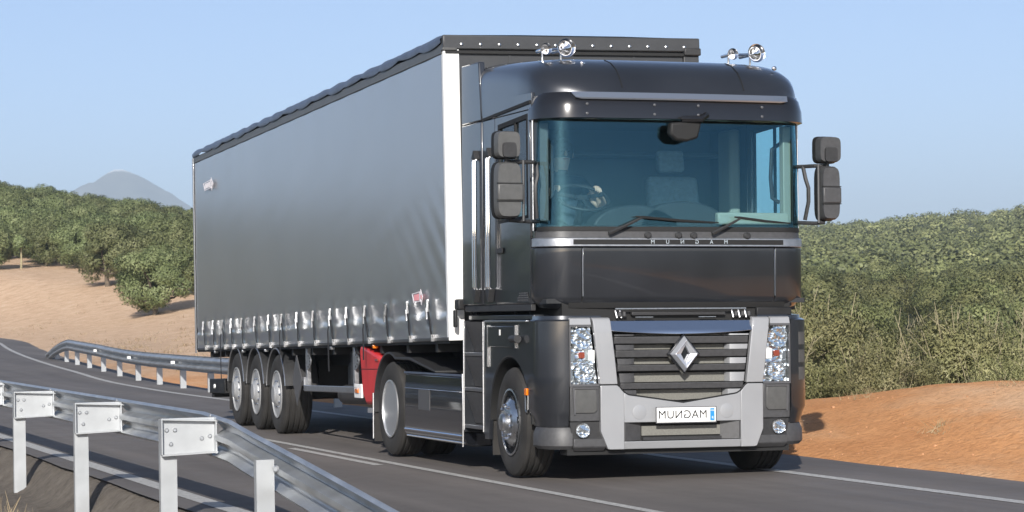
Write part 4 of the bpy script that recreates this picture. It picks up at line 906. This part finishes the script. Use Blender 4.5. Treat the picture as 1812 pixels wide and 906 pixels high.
TB().box(-HW, HW, LEN, LEN+.03, ZB, 3.98).build('rear_doors', 'headboard', TL)
# running gear
cf = TB()
for s in (-1, 1): cf.box(s*.55-.06, s*.55+.06, .4, LEN-.3, .93, 1.14)
for k in range(12): cf.box(-1.22, 1.22, .6+k*1.1, .68+k*1.1, 1.06, 1.14)
cf.build('chassis_beams', 'chassis', TL)
WY = [8.04, 9.35, 10.66]
for y_ in WY:
    z_ = .485+on_road(y_)
    for s in (-1, 1): wheel(TL, s*1.262, y_-1.6, z_, 't', s)
    TB().tube([(-1.0, y_, z_), (1.0, y_, z_)], .075, 12).build('axle', 'chassis', TL)
    TB().box(-.75, .75, y_-.12, y_+.12, z_+.08, 1.0).build('suspension', 'chassis', TL)
    arc = [(y_+.575*math.cos(a), z_+.545*math.sin(a)+.02) for a in lin(.16, PI-.16, 24)]; arc2 = [(y_+.560*math.cos(a), z_+.530*math.sin(a)+.02) for a in lin(PI-.16, .16, 24)]
    for s in (-1, 1):
        gd = TB().prism(arc+arc2, 'x', s*1.265, s*.86).build('mudguard', 'plastic', TL)
        TB().tube([(s*1.268, *a) for a in arc], .009, 6).build('mudguard_edge', 'alu', gd)
z9 = on_road(8)
for s in (-1, 1):
    x0 = s*1.24
    sg = TB().box(min(x0, x0-s*.03), max(x0, x0-s*.03), 3.85, 6.55, .585+on_road(5), .655+on_road(5)).build('side_guard', 'alu', TL, bevel=.006)
    for z in (.60, .62, .64): TB().box(min(x0, x0+s*.004), max(x0, x0+s*.004), 3.85, 6.55, z+on_road(5)-.002, z+on_road(5)+.006).build('guard_rib', 'alu', sg)
    for y_ in (4.12, 6.52):
        lg = TB().box(min(x0-s*.03, x0-s*.08), max(x0-s*.03, x0-s*.08), y_-.03, y_+.05, .60+on_road(5), 1.14).build('guard_bracket', 'alu', TL, bevel=.006)
        half = [(y_-.03-.20*math.sin(a), 1.02+.10*math.cos(a)-.03) for a in lin(0, PI, 14)]
        pl_ = TB().prism(half, 'x', x0-s*.03, x0-s*.04).build('bracket_plate', 'alu', lg)
        hb = TB()
        for a in lin(.5, PI-.4, 4): hb.lathe([(.012, 0), (.012, .003), (0, .003)], 'x', (x0-s*.028-(.003 if s > 0 else 0), y_-.03-.155*math.sin(a), .99+.07*math.cos(a)), 10)
        hb.build('bracket_holes', 'black', lg)
    TB().box(min(x0+s*.004, x0-s*.02), max(x0+s*.004, x0-s*.02), 3.66, 3.98, .55+on_road(4), .70+on_road(4)).build('marker_plate', 'white_paint', TL, bevel=.006)
    TB().box(min(x0+s*.005, x0+s*.018), max(x0+s*.005, x0+s*.018), 3.76, 3.90, .605+on_road(4), .65+on_road(4)).build('marker_lamp', 'orange_lens', TL, bevel=.004)
    TB().prism([(6.95, .36+z9), (6.65, .66+z9), (6.95, .96+z9), (7.18, .66+z9)], 'x', x0+s*.0, x0-s*.012).build('diamond_plate', 'silver_dark', TL)
    TB().prism([(7.12, .62+z9), (7.0, .60+z9), (6.6, .60+z9), (6.6, .70+z9), (7.12, .70+z9)], 'x', x0-s*.014, x0-s*.05).build('guard_end', 'alu', TL)
    TB().box(min(x0, x0-s*.35), max(x0, x0-s*.35), 11.26, 11.28, .20+on_road(11), .85+on_road(11)).build('mud_flap', 'rubber', TL)
    TB().box(min(x0-s*.02, x0-s*.30), max(x0-s*.02, x0-s*.30), 11.75, 12.9, .56, .76).build('tail_box', 'chassis', TL, bevel=.01)
    TB().lathe([(.03, 0), (.03, -.02), (0, -.025)], 'x', (-HW+.01 if s < 0 else HW-.01, 12.2, .66), 12).build('tail_lamp', 'white_paint', TL)
    for y_ in (3.0, 8.7, 5.0, 10.2, 12.2): TB().box(min(s*1.27, s*1.22), max(s*1.27, s*1.22), y_-.03, y_+.03, 1.115, 1.15).build('side_marker', 'orange_lens' if y_ < 4 else 'alu', TL, bevel=.004)
    # landing gear
    TB().box(s*.75-.07, s*.75+.07, 3.1, 3.24, .45, 1.1).build('landing_leg', 'chassis', TL, bevel=.01)
TB().box(-1.2, 1.2, 12.75, 12.85, .50, .62).build('under_run_bar', 'chassis', TL, bevel=.01)
TB().box(-1.10, -.80, 4.35, 4.75, .72, 1.10).build('valve_box', 'plastic', TL, bevel=.02)
TB().box(-.95, -.55, 5.2, 5.6, .55, 1.0).build('air_tank', 'chassis', TL, bevel=.1, seg=4)
TB().tube([(-1.0, 4.0, .62), (-.9, 5.8, .60)], .11, 14).build('reservoir', 'plastic_grey', TL)
# red fire extinguisher box with a sloping lid
rb = TB().prism([(2.84, .545), (3.40, .525), (3.56, .62), (3.66, 1.10), (3.60, 1.16), (2.72, 1.02), (2.74, .90)], 'x', -1.255, -.95).build('extinguisher_box', 'red_plastic', TL, bevel=.035, seg=4)
TB().box(-1.258, -.95, 2.80, 3.63, .895, .902).build('box_seam', 'black', rb)
TB().box(-1.27, -1.25, 2.80, 2.92, .985, 1.005).build('box_latch', 'red_lens', rb)
TB().box(-1.24, -1.0, 2.9, 3.4, .44, .49).build('box_tray', 'silver', TL)

# ------------------------------------------------------------------ guardrails
WPROF = [(0, .155), (-.012, .15), (-.02, .135), (.055, .095), (.062, .075), (.055, .05), (-.02, .02), (-.022, 0), (-.02, -.02), (.055, -.05), (.062, -.075), (.055, -.095), (-.02, -.135), (-.012, -.15), (0, -.155)]
def w_rail(path, side=1, twist=None):           # path: centre line (x, y, z); side +1: crests face +x
    P, Q = [], []
    pts = [Vector(p) for p in path]
    for i, p in enumerate(pts):
        d = (pts[min(i+1, len(pts)-1)]-pts[max(i-1, 0)]).normalized(); n = Vector((d.y, -d.x, 0)).normalized()*side; 
        if n.x*side < 0: n = -n
        u = Vector((0, 0, 1)); u = (u-d*u.dot(d)).normalized(); f = twist[i] if twist else 1.
        P.append([tuple(p+n*a*f+u*h) for a, h in WPROF]); Q.append([tuple(p+n*(a*f-.004)+u*h) for a, h in WPROF])
    return MB().sheet(P, Q)
def bolt(r=.016, l=.012): return MB().lathe([(r, 0), (r, -l*.5), (r*.6, -l), (0, -l)], 'y', (0, 0, 0), 10).mesh('bolt', 'galv')
BOLT = bolt()
GR = tag(empty('guardrail', (-4.5, 2, 0)), 'galvanised steel guardrail in the left foreground, its near end sloping down to the ground', 'guardrail')
def loc(p): return (p[0]+4.5, p[1]-2, p[2])
py = [-1.89, 2.11, 6.11, 10.11, 14.11, 18.11, 22.11]; rx = -4.46; zr = .595
RY = [40.0]+[26.0-.5*k for k in range(56)]
path = []; 
for y_ in RY: 
    if y_ >= -1.9: path.append((rx+float(curve_x(y_)), y_, zr+float(road_z(y_))))
for y_ in np.arange(-2.4, -10.6, -.4):
    q = (-1.9-y_)/8.4; path.append((rx+.02*q, y_, zr-.02*min(1, q*8)-.70*max(0, q-.02)**1.08))
w_rail([loc(p) for p in path], 1).build('rail', 'galv', GR, smooth=50)
cs = [(-.06, -.03), (.06, -.03), (.06, .035), (.052, .035), (.052, -.022), (-.052, -.022), (-.052, .035), (-.06, .035)]
post_me = MB().prism(cs, 'z', -.9, .72).mesh('post', 'galv_post', 30)
# spacer: plate across from post to rail with folded lips
sp_b = MB(); sp_b.box(-.055, .335, -.004, .004, -.13, .13)
sp_b.prism([(-.055, .120), (.365, .100), (.365, .110), (-.055, .132)], 'y', -.004, -.055).prism([(-.055, -.130), (.35, -.115), (.35, -.125), (-.055, -.140)], 'y', -.004, -.055).box(-.06, -.052, -.05, .004, -.13, .13)
spc = sp_b.mesh('spacer', 'galv_post', 30)
pad = MB(); pad.box(.333, .345, -.05, .03, -.13, .13); pad = pad.mesh('spacer_flange', 'galv', 30)
dk = MB().prism([(.335, -.10), (.40, -.045), (.34, .0)], 'y', -.03, .03).prism([(.335, .0), (.40, .045), (.34, .10)], 'y', -.03, .03).mesh('rail_gusset', 'silver_dark')
for y_ in py:
    x_ = rx-.355+float(curve_x(y_))
    po = obj('post', post_me, GR, loc((x_, y_, 0)), (0, 0, random.uniform(-.02, .02)))
    sp2 = obj('spacer', spc, GR, loc((x_, y_-.037, zr))); obj('spacer_flange', pad, sp2); obj('rail_gusset', dk, sp2)
    for bx_, bz in ((-.015, .045), (.045, .045), (.015, -.055), (.30, -.005), (.24, -.02)): obj('bolt', BOLT, sp2, (bx_, -.004, bz))
    for bz in (.135, .01, -.135): obj('splice_bolt', BOLT, GR, loc((x_+.33, y_+.06, zr+bz)), (0, 0, -PI/2), (1.2, 1, 1.2))
for y_, zt_ in ((-3.85, .515), (-5.85, .31), (-7.85, .14)):
    pm_ = MB().prism(cs, 'z', -.9, zt_).mesh('post_short', 'galv_post', 30); x_ = rx-.095
    obj('post', pm_, GR, loc((x_, y_, 0)), (0, 0, .02)); obj('bolt', BOLT, GR, loc((x_+.07, y_-.05, zt_-.06)), (0, 0, -.6), (1.5, 1.5, 1.5))
# guardrail on the far side of the bend
G2 = tag(empty('guardrail', (2, 40, 0)), 'weathered steel guardrail on pale posts beside the bend behind the trailer', 'guardrail')
def edge_x(y): return 1.75+float(curve_x(y))
def loc2(p): return (p[0]-2, p[1]-40, p[2])
path = []; yy = list(np.arange(18, 60.1, .7))
for y_ in yy:
    dz = .55*max(0, (y_-52)/8)**1.4; path.append((edge_x(y_)-.10, y_, float(road_z(y_))+.535-dz))
w_rail([loc2(p) for p in path], -1).build('rail', 'galv', G2, smooth=50)
pm2 = MB().prism(cs, 'z', -.5, .62).mesh('post', 'galv_post', 30); pm2s = MB().prism(cs, 'z', -.5, .40).mesh('post', 'galv_post', 30)
for k in range(13):
    y_ = 18.7+3.25*k; zz_ = float(road_z(y_)); obj('post', pm2 if y_ < 53 else pm2s, G2, loc2((edge_x(y_)+.04, y_, zz_)))
    obj('reflector_clip', MB().box(-.07, .0, -.05, .05, .50, .56).mesh('reflector_clip', 'white_paint'), G2, loc2((edge_x(y_)-.14, y_, zz_))) if k % 2 == 0 and y_ < 51 else None

# ------------------------------------------------------------------ vegetation
def leaves(C_, U, L, Wd, r, N, gn=.5):                # diamond leaf faces at centres C_, turned to face along N
    n = len(C_); g = N+r.normal(size=(n, 3))*gn; g /= np.linalg.norm(g, axis=1, keepdims=True)
    U = U-g*(U*g).sum(1, keepdims=True); U /= np.linalg.norm(U, axis=1, keepdims=True)+1e-9; v = np.cross(g, U)
    L = L[:, None]; Wd = Wd[:, None]
    V_ = np.stack([C_-U*L, C_-v*Wd, C_+U*L, C_+v*Wd], 1).reshape(-1, 3); F_ = np.arange(4*n).reshape(n, 4); return V_, F_, np.repeat(N, 4, axis=0)
def unit(a): return a/(np.linalg.norm(a, axis=1, keepdims=True)+1e-9)
def crown_cloud(r, nblob, nleaf, rx_, rz_, zc, br, L, Wd, upb=.3, nn=.25, gn=.5):
    bc = unit(r.normal(size=(nblob, 3)))*(r.uniform(.25, 1, (nblob, 1))**.5)*np.array([rx_, rx_, rz_]); bc[:, 2] = np.maximum(bc[:, 2], -rz_*.75); bc += [0, 0, zc]
    rad = r.uniform(*br, nblob); w = rad**2; k = r.choice(nblob, nleaf, p=w/w.sum())
    d = unit(r.normal(size=(nleaf, 3))); p = bc[k]+d*(rad[k]*r.uniform(.35, 1.08, nleaf)**.6)[:, None]*np.array([1, 1, .85])
    U = unit(d*.7+r.normal(size=(nleaf, 3))*.8+np.array([0, 0, upb]))
    N = unit(d*.6+unit((p-[0, 0, zc])/[rx_, rx_, rz_])*.5+r.normal(size=(nleaf, 3))*nn+[0, 0, .10])
    return leaves(p, U, L*r.uniform(.6, 1.3, nleaf), Wd*r.uniform(.7, 1.3, nleaf), r, N, gn), bc
def trunk_mesh(name, r, bc, h, rad, m='bark', nl=5):
    mb = MB(); lean = r.uniform(-.15, .15, 2); top = (lean[0], lean[1], h)
    mb.tube([(0, 0, -.3), (lean[0]*.3, lean[1]*.3, h*.4), top], [rad*1.35, rad, rad*.85], 7)
    for i in r.choice(len(bc), min(nl, len(bc)), replace=False):
        b_ = bc[i]; mid = (np.array(top)*.45+b_*.55)+r.normal(size=3)*.12
        mb.tube([top, tuple(mid), tuple(b_)], [rad*.62, rad*.38, rad*.12], 5)
    return mb.mesh(name, m, 60)
OL = []
for k in range(7):
    r = np.random.default_rng(100+k); (V_, F_, N_), bc = crown_cloud(r, 44, 19000, 1.80, 1.42, 2.0, (.36, .72), .080, .026)
    OL.append((fast_mesh('olive_crown', V_, F_, 'olive_leaf', normals=N_), trunk_mesh('olive_trunk', r, bc, 1.05, .13)))
def place(name, var, x, y, sc, rz, zoff=-.05, sx=1.):
    if name == 'olive_tree': zoff = -.36
    e = empty(name, (x, y, float(height(x, y))+zoff), (0, 0, rz)); e.scale = (sc*sx, sc*sx, sc)
    obj('crown', var[0], e); obj('trunk', var[1], e); return e
def at_px(px, d, py=None):                     # world point in the direction of a picture column, at ground distance d
    a = (px-906)/FPX; v = fw+rt*a; th = math.atan2(v.x, v.y); return CAM.x+d*math.sin(th), CAM.y+d*math.cos(th)
# front row of olive trees on the sandy slope
front_row = [(275, 122, 1.02, 'round olive tree nearest the trailer, standing at the foot of the slope'),
             (190, 146, 1.10, 'second olive tree from the trailer, short bare trunk on the sandy slope'),
             (70, 176, 1.05, 'dark dense olive tree on the sand, right of a thin pale sapling'),
             (345, 132, 1.05, 'olive tree half hidden behind the rear edge of the trailer'),
             (-22, 168, 1.0, 'olive tree at the left edge of the picture, low on the slope'),
             (236, 150, 1.0, 'olive tree tucked behind the two front olives near the trailer'),
             (142, 168, 1.0, 'olive tree just behind and left of the second front olive')]
front_row += [(216, 158, 1.05, 'olive tree whose crown shows between the two front olives'), (300, 158, 1.1, 'tall olive rising behind the round olive near the trailer'), (318, 140, 1.05, 'olive tree beside the trailer edge, behind the nearest round olive'), (262, 140, .95, 'smaller olive filling the gap behind the nearest round olive'),
              (112, 178, 1.08, 'broad olive left of the second front olive, farther back'), (18, 182, 1.08, 'olive tree behind the sapling at the left edge')]
taken = []
for i, (px, d, sc, lb) in enumerate(front_row):
    x_, y_ = at_px(px, d); taken.append((x_, y_)); e = place('olive_tree', OL[i % 7], x_, y_, sc*1.0, i*1.3)
    tag(e, lb, 'olive tree', 'olive grove left of the trailer')
x_, y_ = at_px(37, 168); sap = empty('sapling', (x_, y_, float(height(x_, y_))-.05)); r = np.random.default_rng(5)
MB().tube([(0, 0, -.2), (.03, .0, .7), (.0, .02, 1.5)], [.075, .06, .04], 6).build('trunk', 'twig', sap)
(V_, F_, N_), bc = crown_cloud(r, 7, 1500, .65, .5, 1.75, (.25, .45), .09, .035); obj('crown', fast_mesh('sapling_crown', V_, F_, 'olive_leaf', normals=N_), sap)
tag(sap, 'thin pale-trunked sapling at the left, in front of the dark olive tree', 'olive tree', 'olive grove left of the trailer')
r = np.random.default_rng(11); cnt = 0
for row in range(26):
    d0 = 166+row*7.4
    for j in range(60):
        px = -120+j*(4.6*FPX/d0)+(row % 2)*2.3*FPX/d0
        if px > 430: break
        d = d0+r.uniform(-2.6, 2.6)+max(0, (60-px))*.05*(row < 2); x_, y_ = at_px(px+r.uniform(-1.3, 1.3)*FPX/d0, d)
        if min(math.hypot(x_-a, y_-b_) for a, b_ in taken) < 2.9: continue
        taken.append((x_, y_)); cnt += 1
        e = place('olive_tree', OL[r.integers(7)], x_, y_, r.uniform(.86, 1.22), r.uniform(0, 6.28), sx=r.uniform(.92, 1.12))
        tag(e, 'grey-green olive tree crowded in the grove up the slope, behind the front row', 'olive tree', 'olive trees higher up the grove')
        if cnt >= 285: break
    if cnt >= 285: break
r = np.random.default_rng(12)          # trees added out of frame, for cab side and curtain to mirror something dark
for k in range(34):
    y_ = 14+k*2.3+r.uniform(-1, 1); x_ = -11.5-r.uniform(0, 9)-.06*k
    e = place('olive_tree', OL[r.integers(7)], x_, y_, r.uniform(.9, 1.35), r.uniform(0, 6.28))
    tag(e, 'olive tree added out of view on the near side of the road, as a dark reflection in the truck', 'olive tree', 'olive trees added for dark reflections in the truck')
print('olives', cnt)
# right-hand side: scrub behind the earth bank, bushes on the valley floor, wood on the hillside
SHR = []
for k in range(5):
    r = np.random.default_rng(200+k); (V_, F_, N_), bc = crown_cloud(r, 34, 20000, 1.45, .95, 1.05, (.3, .62), .042, .014, upb=.9)
    tw = MB()
    for q in range(30):
        a = r.uniform(0, 6.28); o_ = r.uniform(.1, 1.35); b0 = np.array([math.cos(a)*o_*.5, math.sin(a)*o_*.5, .1]); e0 = np.array([math.cos(a)*o_*1.05, math.sin(a)*o_*1.05, r.uniform(1.3, 2.75)-o_*.35])
        md = (b0+e0)/2+r.normal(size=3)*.1; tw.tube([tuple(b0), tuple(md), tuple(e0)], [.016, .011, .005], 4)
        for w in range(3):
            f_ = r.uniform(.5, .95); s0 = b0*(1-f_)+e0*f_; tw.tube([tuple(s0), tuple(s0+np.array([r.normal()*.18, r.normal()*.18, r.uniform(.1, .4)]))], [.008, .003], 4)
    SHR.append((fast_mesh('shrub_crown', V_, F_, 'shrub_leaf', normals=N_), tw.mesh('shrub_twigs', 'twig', 60)))
MID = []
for k in range(5):
    r = np.random.default_rng(300+k); (V_, F_, N_), bc = crown_cloud(r, 20, 8000, 1.6, 1.15, 1.55, (.45, .85), .085, .034, upb=.4, nn=.14, gn=.4)
    MID.append((fast_mesh('bush_crown', V_, F_, 'wood_leaf', normals=N_), trunk_mesh('bush_stem', r, bc, .7, .10)))
r = np.random.default_rng(21); n = 0; pos = []
spots = []
for row, d0 in enumerate((41, 44.5, 48.5, 53, 58, 64, 71, 79, 88)):
    sp = 1.9+row*.12
    for j in range(60):
        px = 1330+(j+.5*(row % 2))*sp*FPX/d0
        if px > 1960: break
        spots.append((px+r.uniform(-.5, .5)*FPX/d0, d0+r.uniform(-1.2, 1.2), row))
near_lb = {}
for px, d, row in spots:
    x_, y_ = at_px(px, d); s_ = r.uniform(.62, 1.02)*(1.0 if row else .8)
    e = place('shrub', SHR[r.integers(5)], x_, y_, s_, r.uniform(0, 6.28), zoff=-.1)
    if row == 0:
        tag(e, ('scrub bush at the bank crest right beside the truck bumper', 'middle scrub bush of those right behind the orange bank crest', 'scrub bush at the right picture edge, behind the orange bank crest', 'scrub bush beyond the right end of the bank crest')[min(3, n)], 'shrub', 'scrub along the bank crest')
    else: tag(e, 'pale olive scrub bush with dry straw-coloured twigs, between bank and hillside', 'shrub', 'scrub on the low ground behind the bank')
    for ch in e.children:
        if ch.name.startswith('trunk'): ch.name = 'twigs'
    n += 1
print('shrubs', n)
n = 0; d0 = 96
while d0 < 250:
    sp = 3.9+d0*.006
    for j in range(60):
        px = 1345+(j+r.uniform(-.35, .35))*sp*FPX/d0
        if px > 1930: break
        d = d0+r.uniform(-3.5, 3.5); x_, y_ = at_px(px, d)
        e = place('bush', MID[r.integers(5)], x_, y_, r.uniform(.70, 1.2), r.uniform(0, 6.28), zoff=-.15)
        tag(e, 'rounded olive-green bush on the lower hillside, beyond the straw-coloured scrub', 'bush', 'bushes on the lower hillside'); n += 1
    d0 *= 1.062
print('bushes', n)
# the wood farther up the hill reads as one mass
r = np.random.default_rng(33); base = []
for k in range(6):
    (V_, F_, N_), bc = crown_cloud(r, 6, 300, 1.25, .75, 1.35, (.95, 1.35), .20, .14, upb=.4, nn=.06, gn=.3); base.append((V_, N_))
allV = []; allN = []; d = 246.
while d < 900:
    sp = 5.4+.0018*d; w_ = (1930-1345)/FPX*d
    for j in range(int(w_/sp)+1):
        px = 1345+(j+r.uniform(-.5, .5))*sp*FPX/d; dd = d+r.uniform(-.5, .5)*d*.03
        x_, y_ = at_px(px, dd); s_ = r.uniform(.65, 1.45); a = r.uniform(0, 6.28); R_ = np.array([[math.cos(a), -math.sin(a), 0], [math.sin(a), math.cos(a), 0], [0, 0, 1]])
        q = base[r.integers(6)]; allN.append(q[1] @ R_.T); allV.append((q[0] @ R_.T)*s_*np.array([1.15, 1.15, 1.0])+[x_, y_, float(height(x_, y_))-.2])
    d *= 1.026
V_ = np.concatenate(allV); print('far bushes', len(allV), len(V_)//4)
tag(obj('hillside_wood', fast_mesh('hillside_wood', V_, np.arange(len(V_)).reshape(-1, 4), 'far_leaf', normals=np.concatenate(allN), tint=np.repeat(r.uniform(-.28, .28, len(allV)), [len(q) for q in allV]))), 'distant olive-green wood covering the hillside on the right', 'wood', kind='stuff')
# the same kind of grove closes the skyline behind the olive trees
allV = []; allN = []
r = np.random.default_rng(35)
for d in np.arange(340, 460, 7.):
    for px in np.arange(-160, 520, 4.4*FPX/d):
        x_, y_ = at_px(px+r.uniform(-30, 30), d+r.uniform(-3, 3)); s_ = r.uniform(.95, 1.35); a = r.uniform(0, 6.28); R_ = np.array([[math.cos(a), -math.sin(a), 0], [math.sin(a), math.cos(a), 0], [0, 0, 1]])
        q = base[r.integers(6)]; allN.append(q[1] @ R_.T); allV.append((q[0] @ R_.T)*s_+[x_, y_, float(height(x_, y_))-.2])
V_ = np.concatenate(allV)
tag(obj('grove_top', fast_mesh('grove_top', V_, np.arange(len(V_)).reshape(-1, 4), 'olive_leaf', normals=np.concatenate(allN), tint=np.repeat(r.uniform(-.28, .28, len(allV)), [len(q) for q in allV]))), 'farthest olive trees along the skyline on the left', 'wood', kind='stuff')
# dry grass on the verge, tufts and stones on the sand
def blades(C_, h, w, r, lean=.35):
    n = len(C_); a = r.uniform(0, 6.28, n); t_ = np.stack([np.cos(a), np.sin(a), 0*a], 1)*w[:, None]; l = np.stack([r.normal(0, lean, n), r.normal(0, lean, n), np.ones(n)], 1)*h[:, None]
    V_ = np.stack([C_-t_, C_+t_, C_+t_*.3+l, C_-t_*.3+l], 1).reshape(-1, 3); return V_, np.arange(4*n).reshape(n, 4)
r = np.random.default_rng(41); n = 26000
x_ = -5.15-np.abs(r.normal(0, 1.2, n)); y_ = r.uniform(-9, 14, n); keep = wob(x_, y_, 1.1, 77)+r.uniform(-.4, .4, n)+np.clip((-5.15-x_)*1.4-.7, -1, .9) > 0; x_, y_ = x_[keep], y_[keep]
C_ = np.stack([x_, y_, height(x_, y_)-.02], 1); V_, F_ = blades(C_, r.uniform(.06, .26, len(C_)), r.uniform(.002, .005, len(C_)), r)
tag(obj('dry_grass', fast_mesh('dry_grass', V_, F_, 'straw')), 'dry straw-coloured grass on the verge below the foreground guardrail', 'grass', kind='stuff')
C_ = []
for k in range(520):
    px = r.uniform(-60, 400); d = r.uniform(62, 150); x0_, y0_ = at_px(px, d)
    if wob(x0_, y0_, 16, 78)*.8+(.4 if d < 105 else -.25) < r.uniform(-.3, .3) or x0_-float(curve_x(y0_)) < 3.4: continue
    q = r.integers(6, 16); C_.append(np.stack([x0_+r.normal(0, .22, q), y0_+r.normal(0, .22, q), np.full(q, float(height(x0_, y0_))-.03)], 1))
C_ = np.concatenate(C_); V_, F_ = blades(C_, r.uniform(.03, .16, len(C_)), r.uniform(.010, .022, len(C_)), r, .7)
tag(obj('stubble', fast_mesh('stubble', V_, F_, 'straw')), 'sparse dry stubble scattered over the sandy slope on the left', 'grass', kind='stuff')
# stones on the bank and along the road edge
ico = bmesh.new(); bmesh.ops.create_icosphere(ico, subdivisions=1, radius=1); iv = np.array([v.co[:] for v in ico.verts]); fi = np.array([[v.index for v in f.verts] for f in ico.faces]); ico.free()
SV, SF = [], []; o_ = 0
for k in range(700):
    y0_ = r.uniform(-7, 24); u_ = abs(r.normal(0, 1.6))+.02; x0_ = 2.22+float(curve_x(y0_))+u_; s_ = r.uniform(.004, .014)*(2.0 if r.random() < .05 else 1)
    SV.append(iv*r.uniform(.7, 1.3, iv.shape)*s_*np.array([1, 1, .7])+[x0_, y0_, float(height(x0_, y0_))+s_*.1]); SF.append(fi+o_); o_ += len(iv)
mat('stone', (.42, .22, .11), .9, var=(3, .4))
tag(obj('pebbles', fast_mesh('pebbles', np.concatenate(SV), np.concatenate(SF), 'stone')), 'loose pebbles scattered on the orange earth bank', 'stones', kind='stuff')
C_ = []
for x0_, y0_ in ((3.9, 6.2), (4.4, 5.6), (5.2, 6.8), (3.4, 1.9), (3.6, 2.2), (6.2, 4.4), (4.9, 3.1), (5.6, 8.2)):
    C_.append(np.stack([x0_+r.normal(0, .10, 40), y0_+r.normal(0, .10, 40), np.full(40, float(height(x0_, y0_))-.01)], 1))
C_ = np.concatenate(C_); V_, F_ = blades(C_, r.uniform(.02, .09, len(C_)), r.uniform(.003, .006, len(C_)), r, .8)
tag(obj('weeds', fast_mesh('weeds', V_, F_, 'straw')), 'a few dry weed wisps on the orange earth bank', 'weeds', kind='stuff')
# ------------------------------------------------------------------ far mountain
m = bpy.data.materials.new('mountain'); m.use_nodes = True; MATS['mountain'] = m
t = m.node_tree; b = t.nodes['Principled BSDF']; b.inputs['Roughness'].default_value = 1; b.inputs['Specular IOR Level'].default_value = 0
tc = t.nodes.new('ShaderNodeTexCoord'); ob = tc.outputs['Object']; nn = noise(t, .008, 8, .65, ob)
rock = ramp(t, nn.outputs['Fac'], (.3, (.07, .075, .07)), (.7, (.14, .135, .12)))
a = t.nodes.new('ShaderNodeAttribute'); a.attribute_name = 'snow'; sn = t.nodes.new('ShaderNodeRGB'); sn.outputs[0].default_value = (.85, .87, .9, 1)
t.links.new(mix(t, a.outputs['Fac'], rock.outputs[0], sn.outputs[0]), b.inputs['Base Color'])
MD = 6500.; mx0, my0 = at_px(212, MD); ax = np.linspace(-1500, 1500, 150); X, Yg = np.meshgrid(ax, ax, indexing='ij')
dirp = np.array([math.sin(math.atan2(mx0-CAM.x, my0-CAM.y)), math.cos(math.atan2(mx0-CAM.x, my0-CAM.y))]); perp = np.array([dirp[1], -dirp[0]])
WX = mx0+X*perp[0]+Yg*dirp[0]; WY_ = my0+X*perp[1]+Yg*dirp[1]
Rr = np.hypot(X*np.where(X > 0, 1.0, .82), Yg*.7)
Hm = 380*np.exp(-(Rr/250)**1.1)*.5+380*np.exp(-(Rr/450)**2)*.5
rid = 1-np.abs(wob(X, Yg, 700, 51)); Hm = Hm+(rid-.6)*62*np.exp(-(Rr/700)**2)*np.clip(Rr/120, .1, 1)+wob(X, Yg, 160, 52)*14*np.clip(Rr/60, .2, 1)
Hm = Hm*(1-sm(1100, 1500, np.maximum(np.abs(X), np.abs(Yg))))-2
ii = np.arange(Hm.size).reshape(Hm.shape); Fq = np.stack([ii[:-1, :-1], ii[1:, :-1], ii[1:, 1:], ii[:-1, 1:]], -1).reshape(-1, 4)
me = fast_mesh('mountain', np.stack([WX, WY_, Hm], -1).reshape(-1, 3), Fq, 'mountain', True)
a = me.attributes.new('snow', 'FLOAT', 'POINT'); a.data.foreach_set('value', np.clip((Hm-362+wob(X, Yg, 60, 53)*14)/10, 0, 1).ravel().astype(np.float32))
tag(obj('mountain', me), kind='structure')
# ------------------------------------------------------------------ haze
hz = MB().box(-5200, 9000, -900, 9800, -6, 420)
m = bpy.data.materials.new('haze'); m.use_nodes = True; MATS['haze'] = m; t = m.node_tree; t.nodes.remove(t.nodes['Principled BSDF'])
pv = t.nodes.new('ShaderNodeVolumePrincipled'); pv.inputs['Color'].default_value = (.70, .85, 1, 1); pv.inputs['Density'].default_value = .00022; pv.inputs['Anisotropy'].default_value = .0
t.links.new(pv.outputs[0], t.nodes['Material Output'].inputs['Volume'])
tag(hz.build('haze', 'haze', smooth=0), 'thin pale blue haze filling the air over the whole landscape', 'haze', kind='stuff')
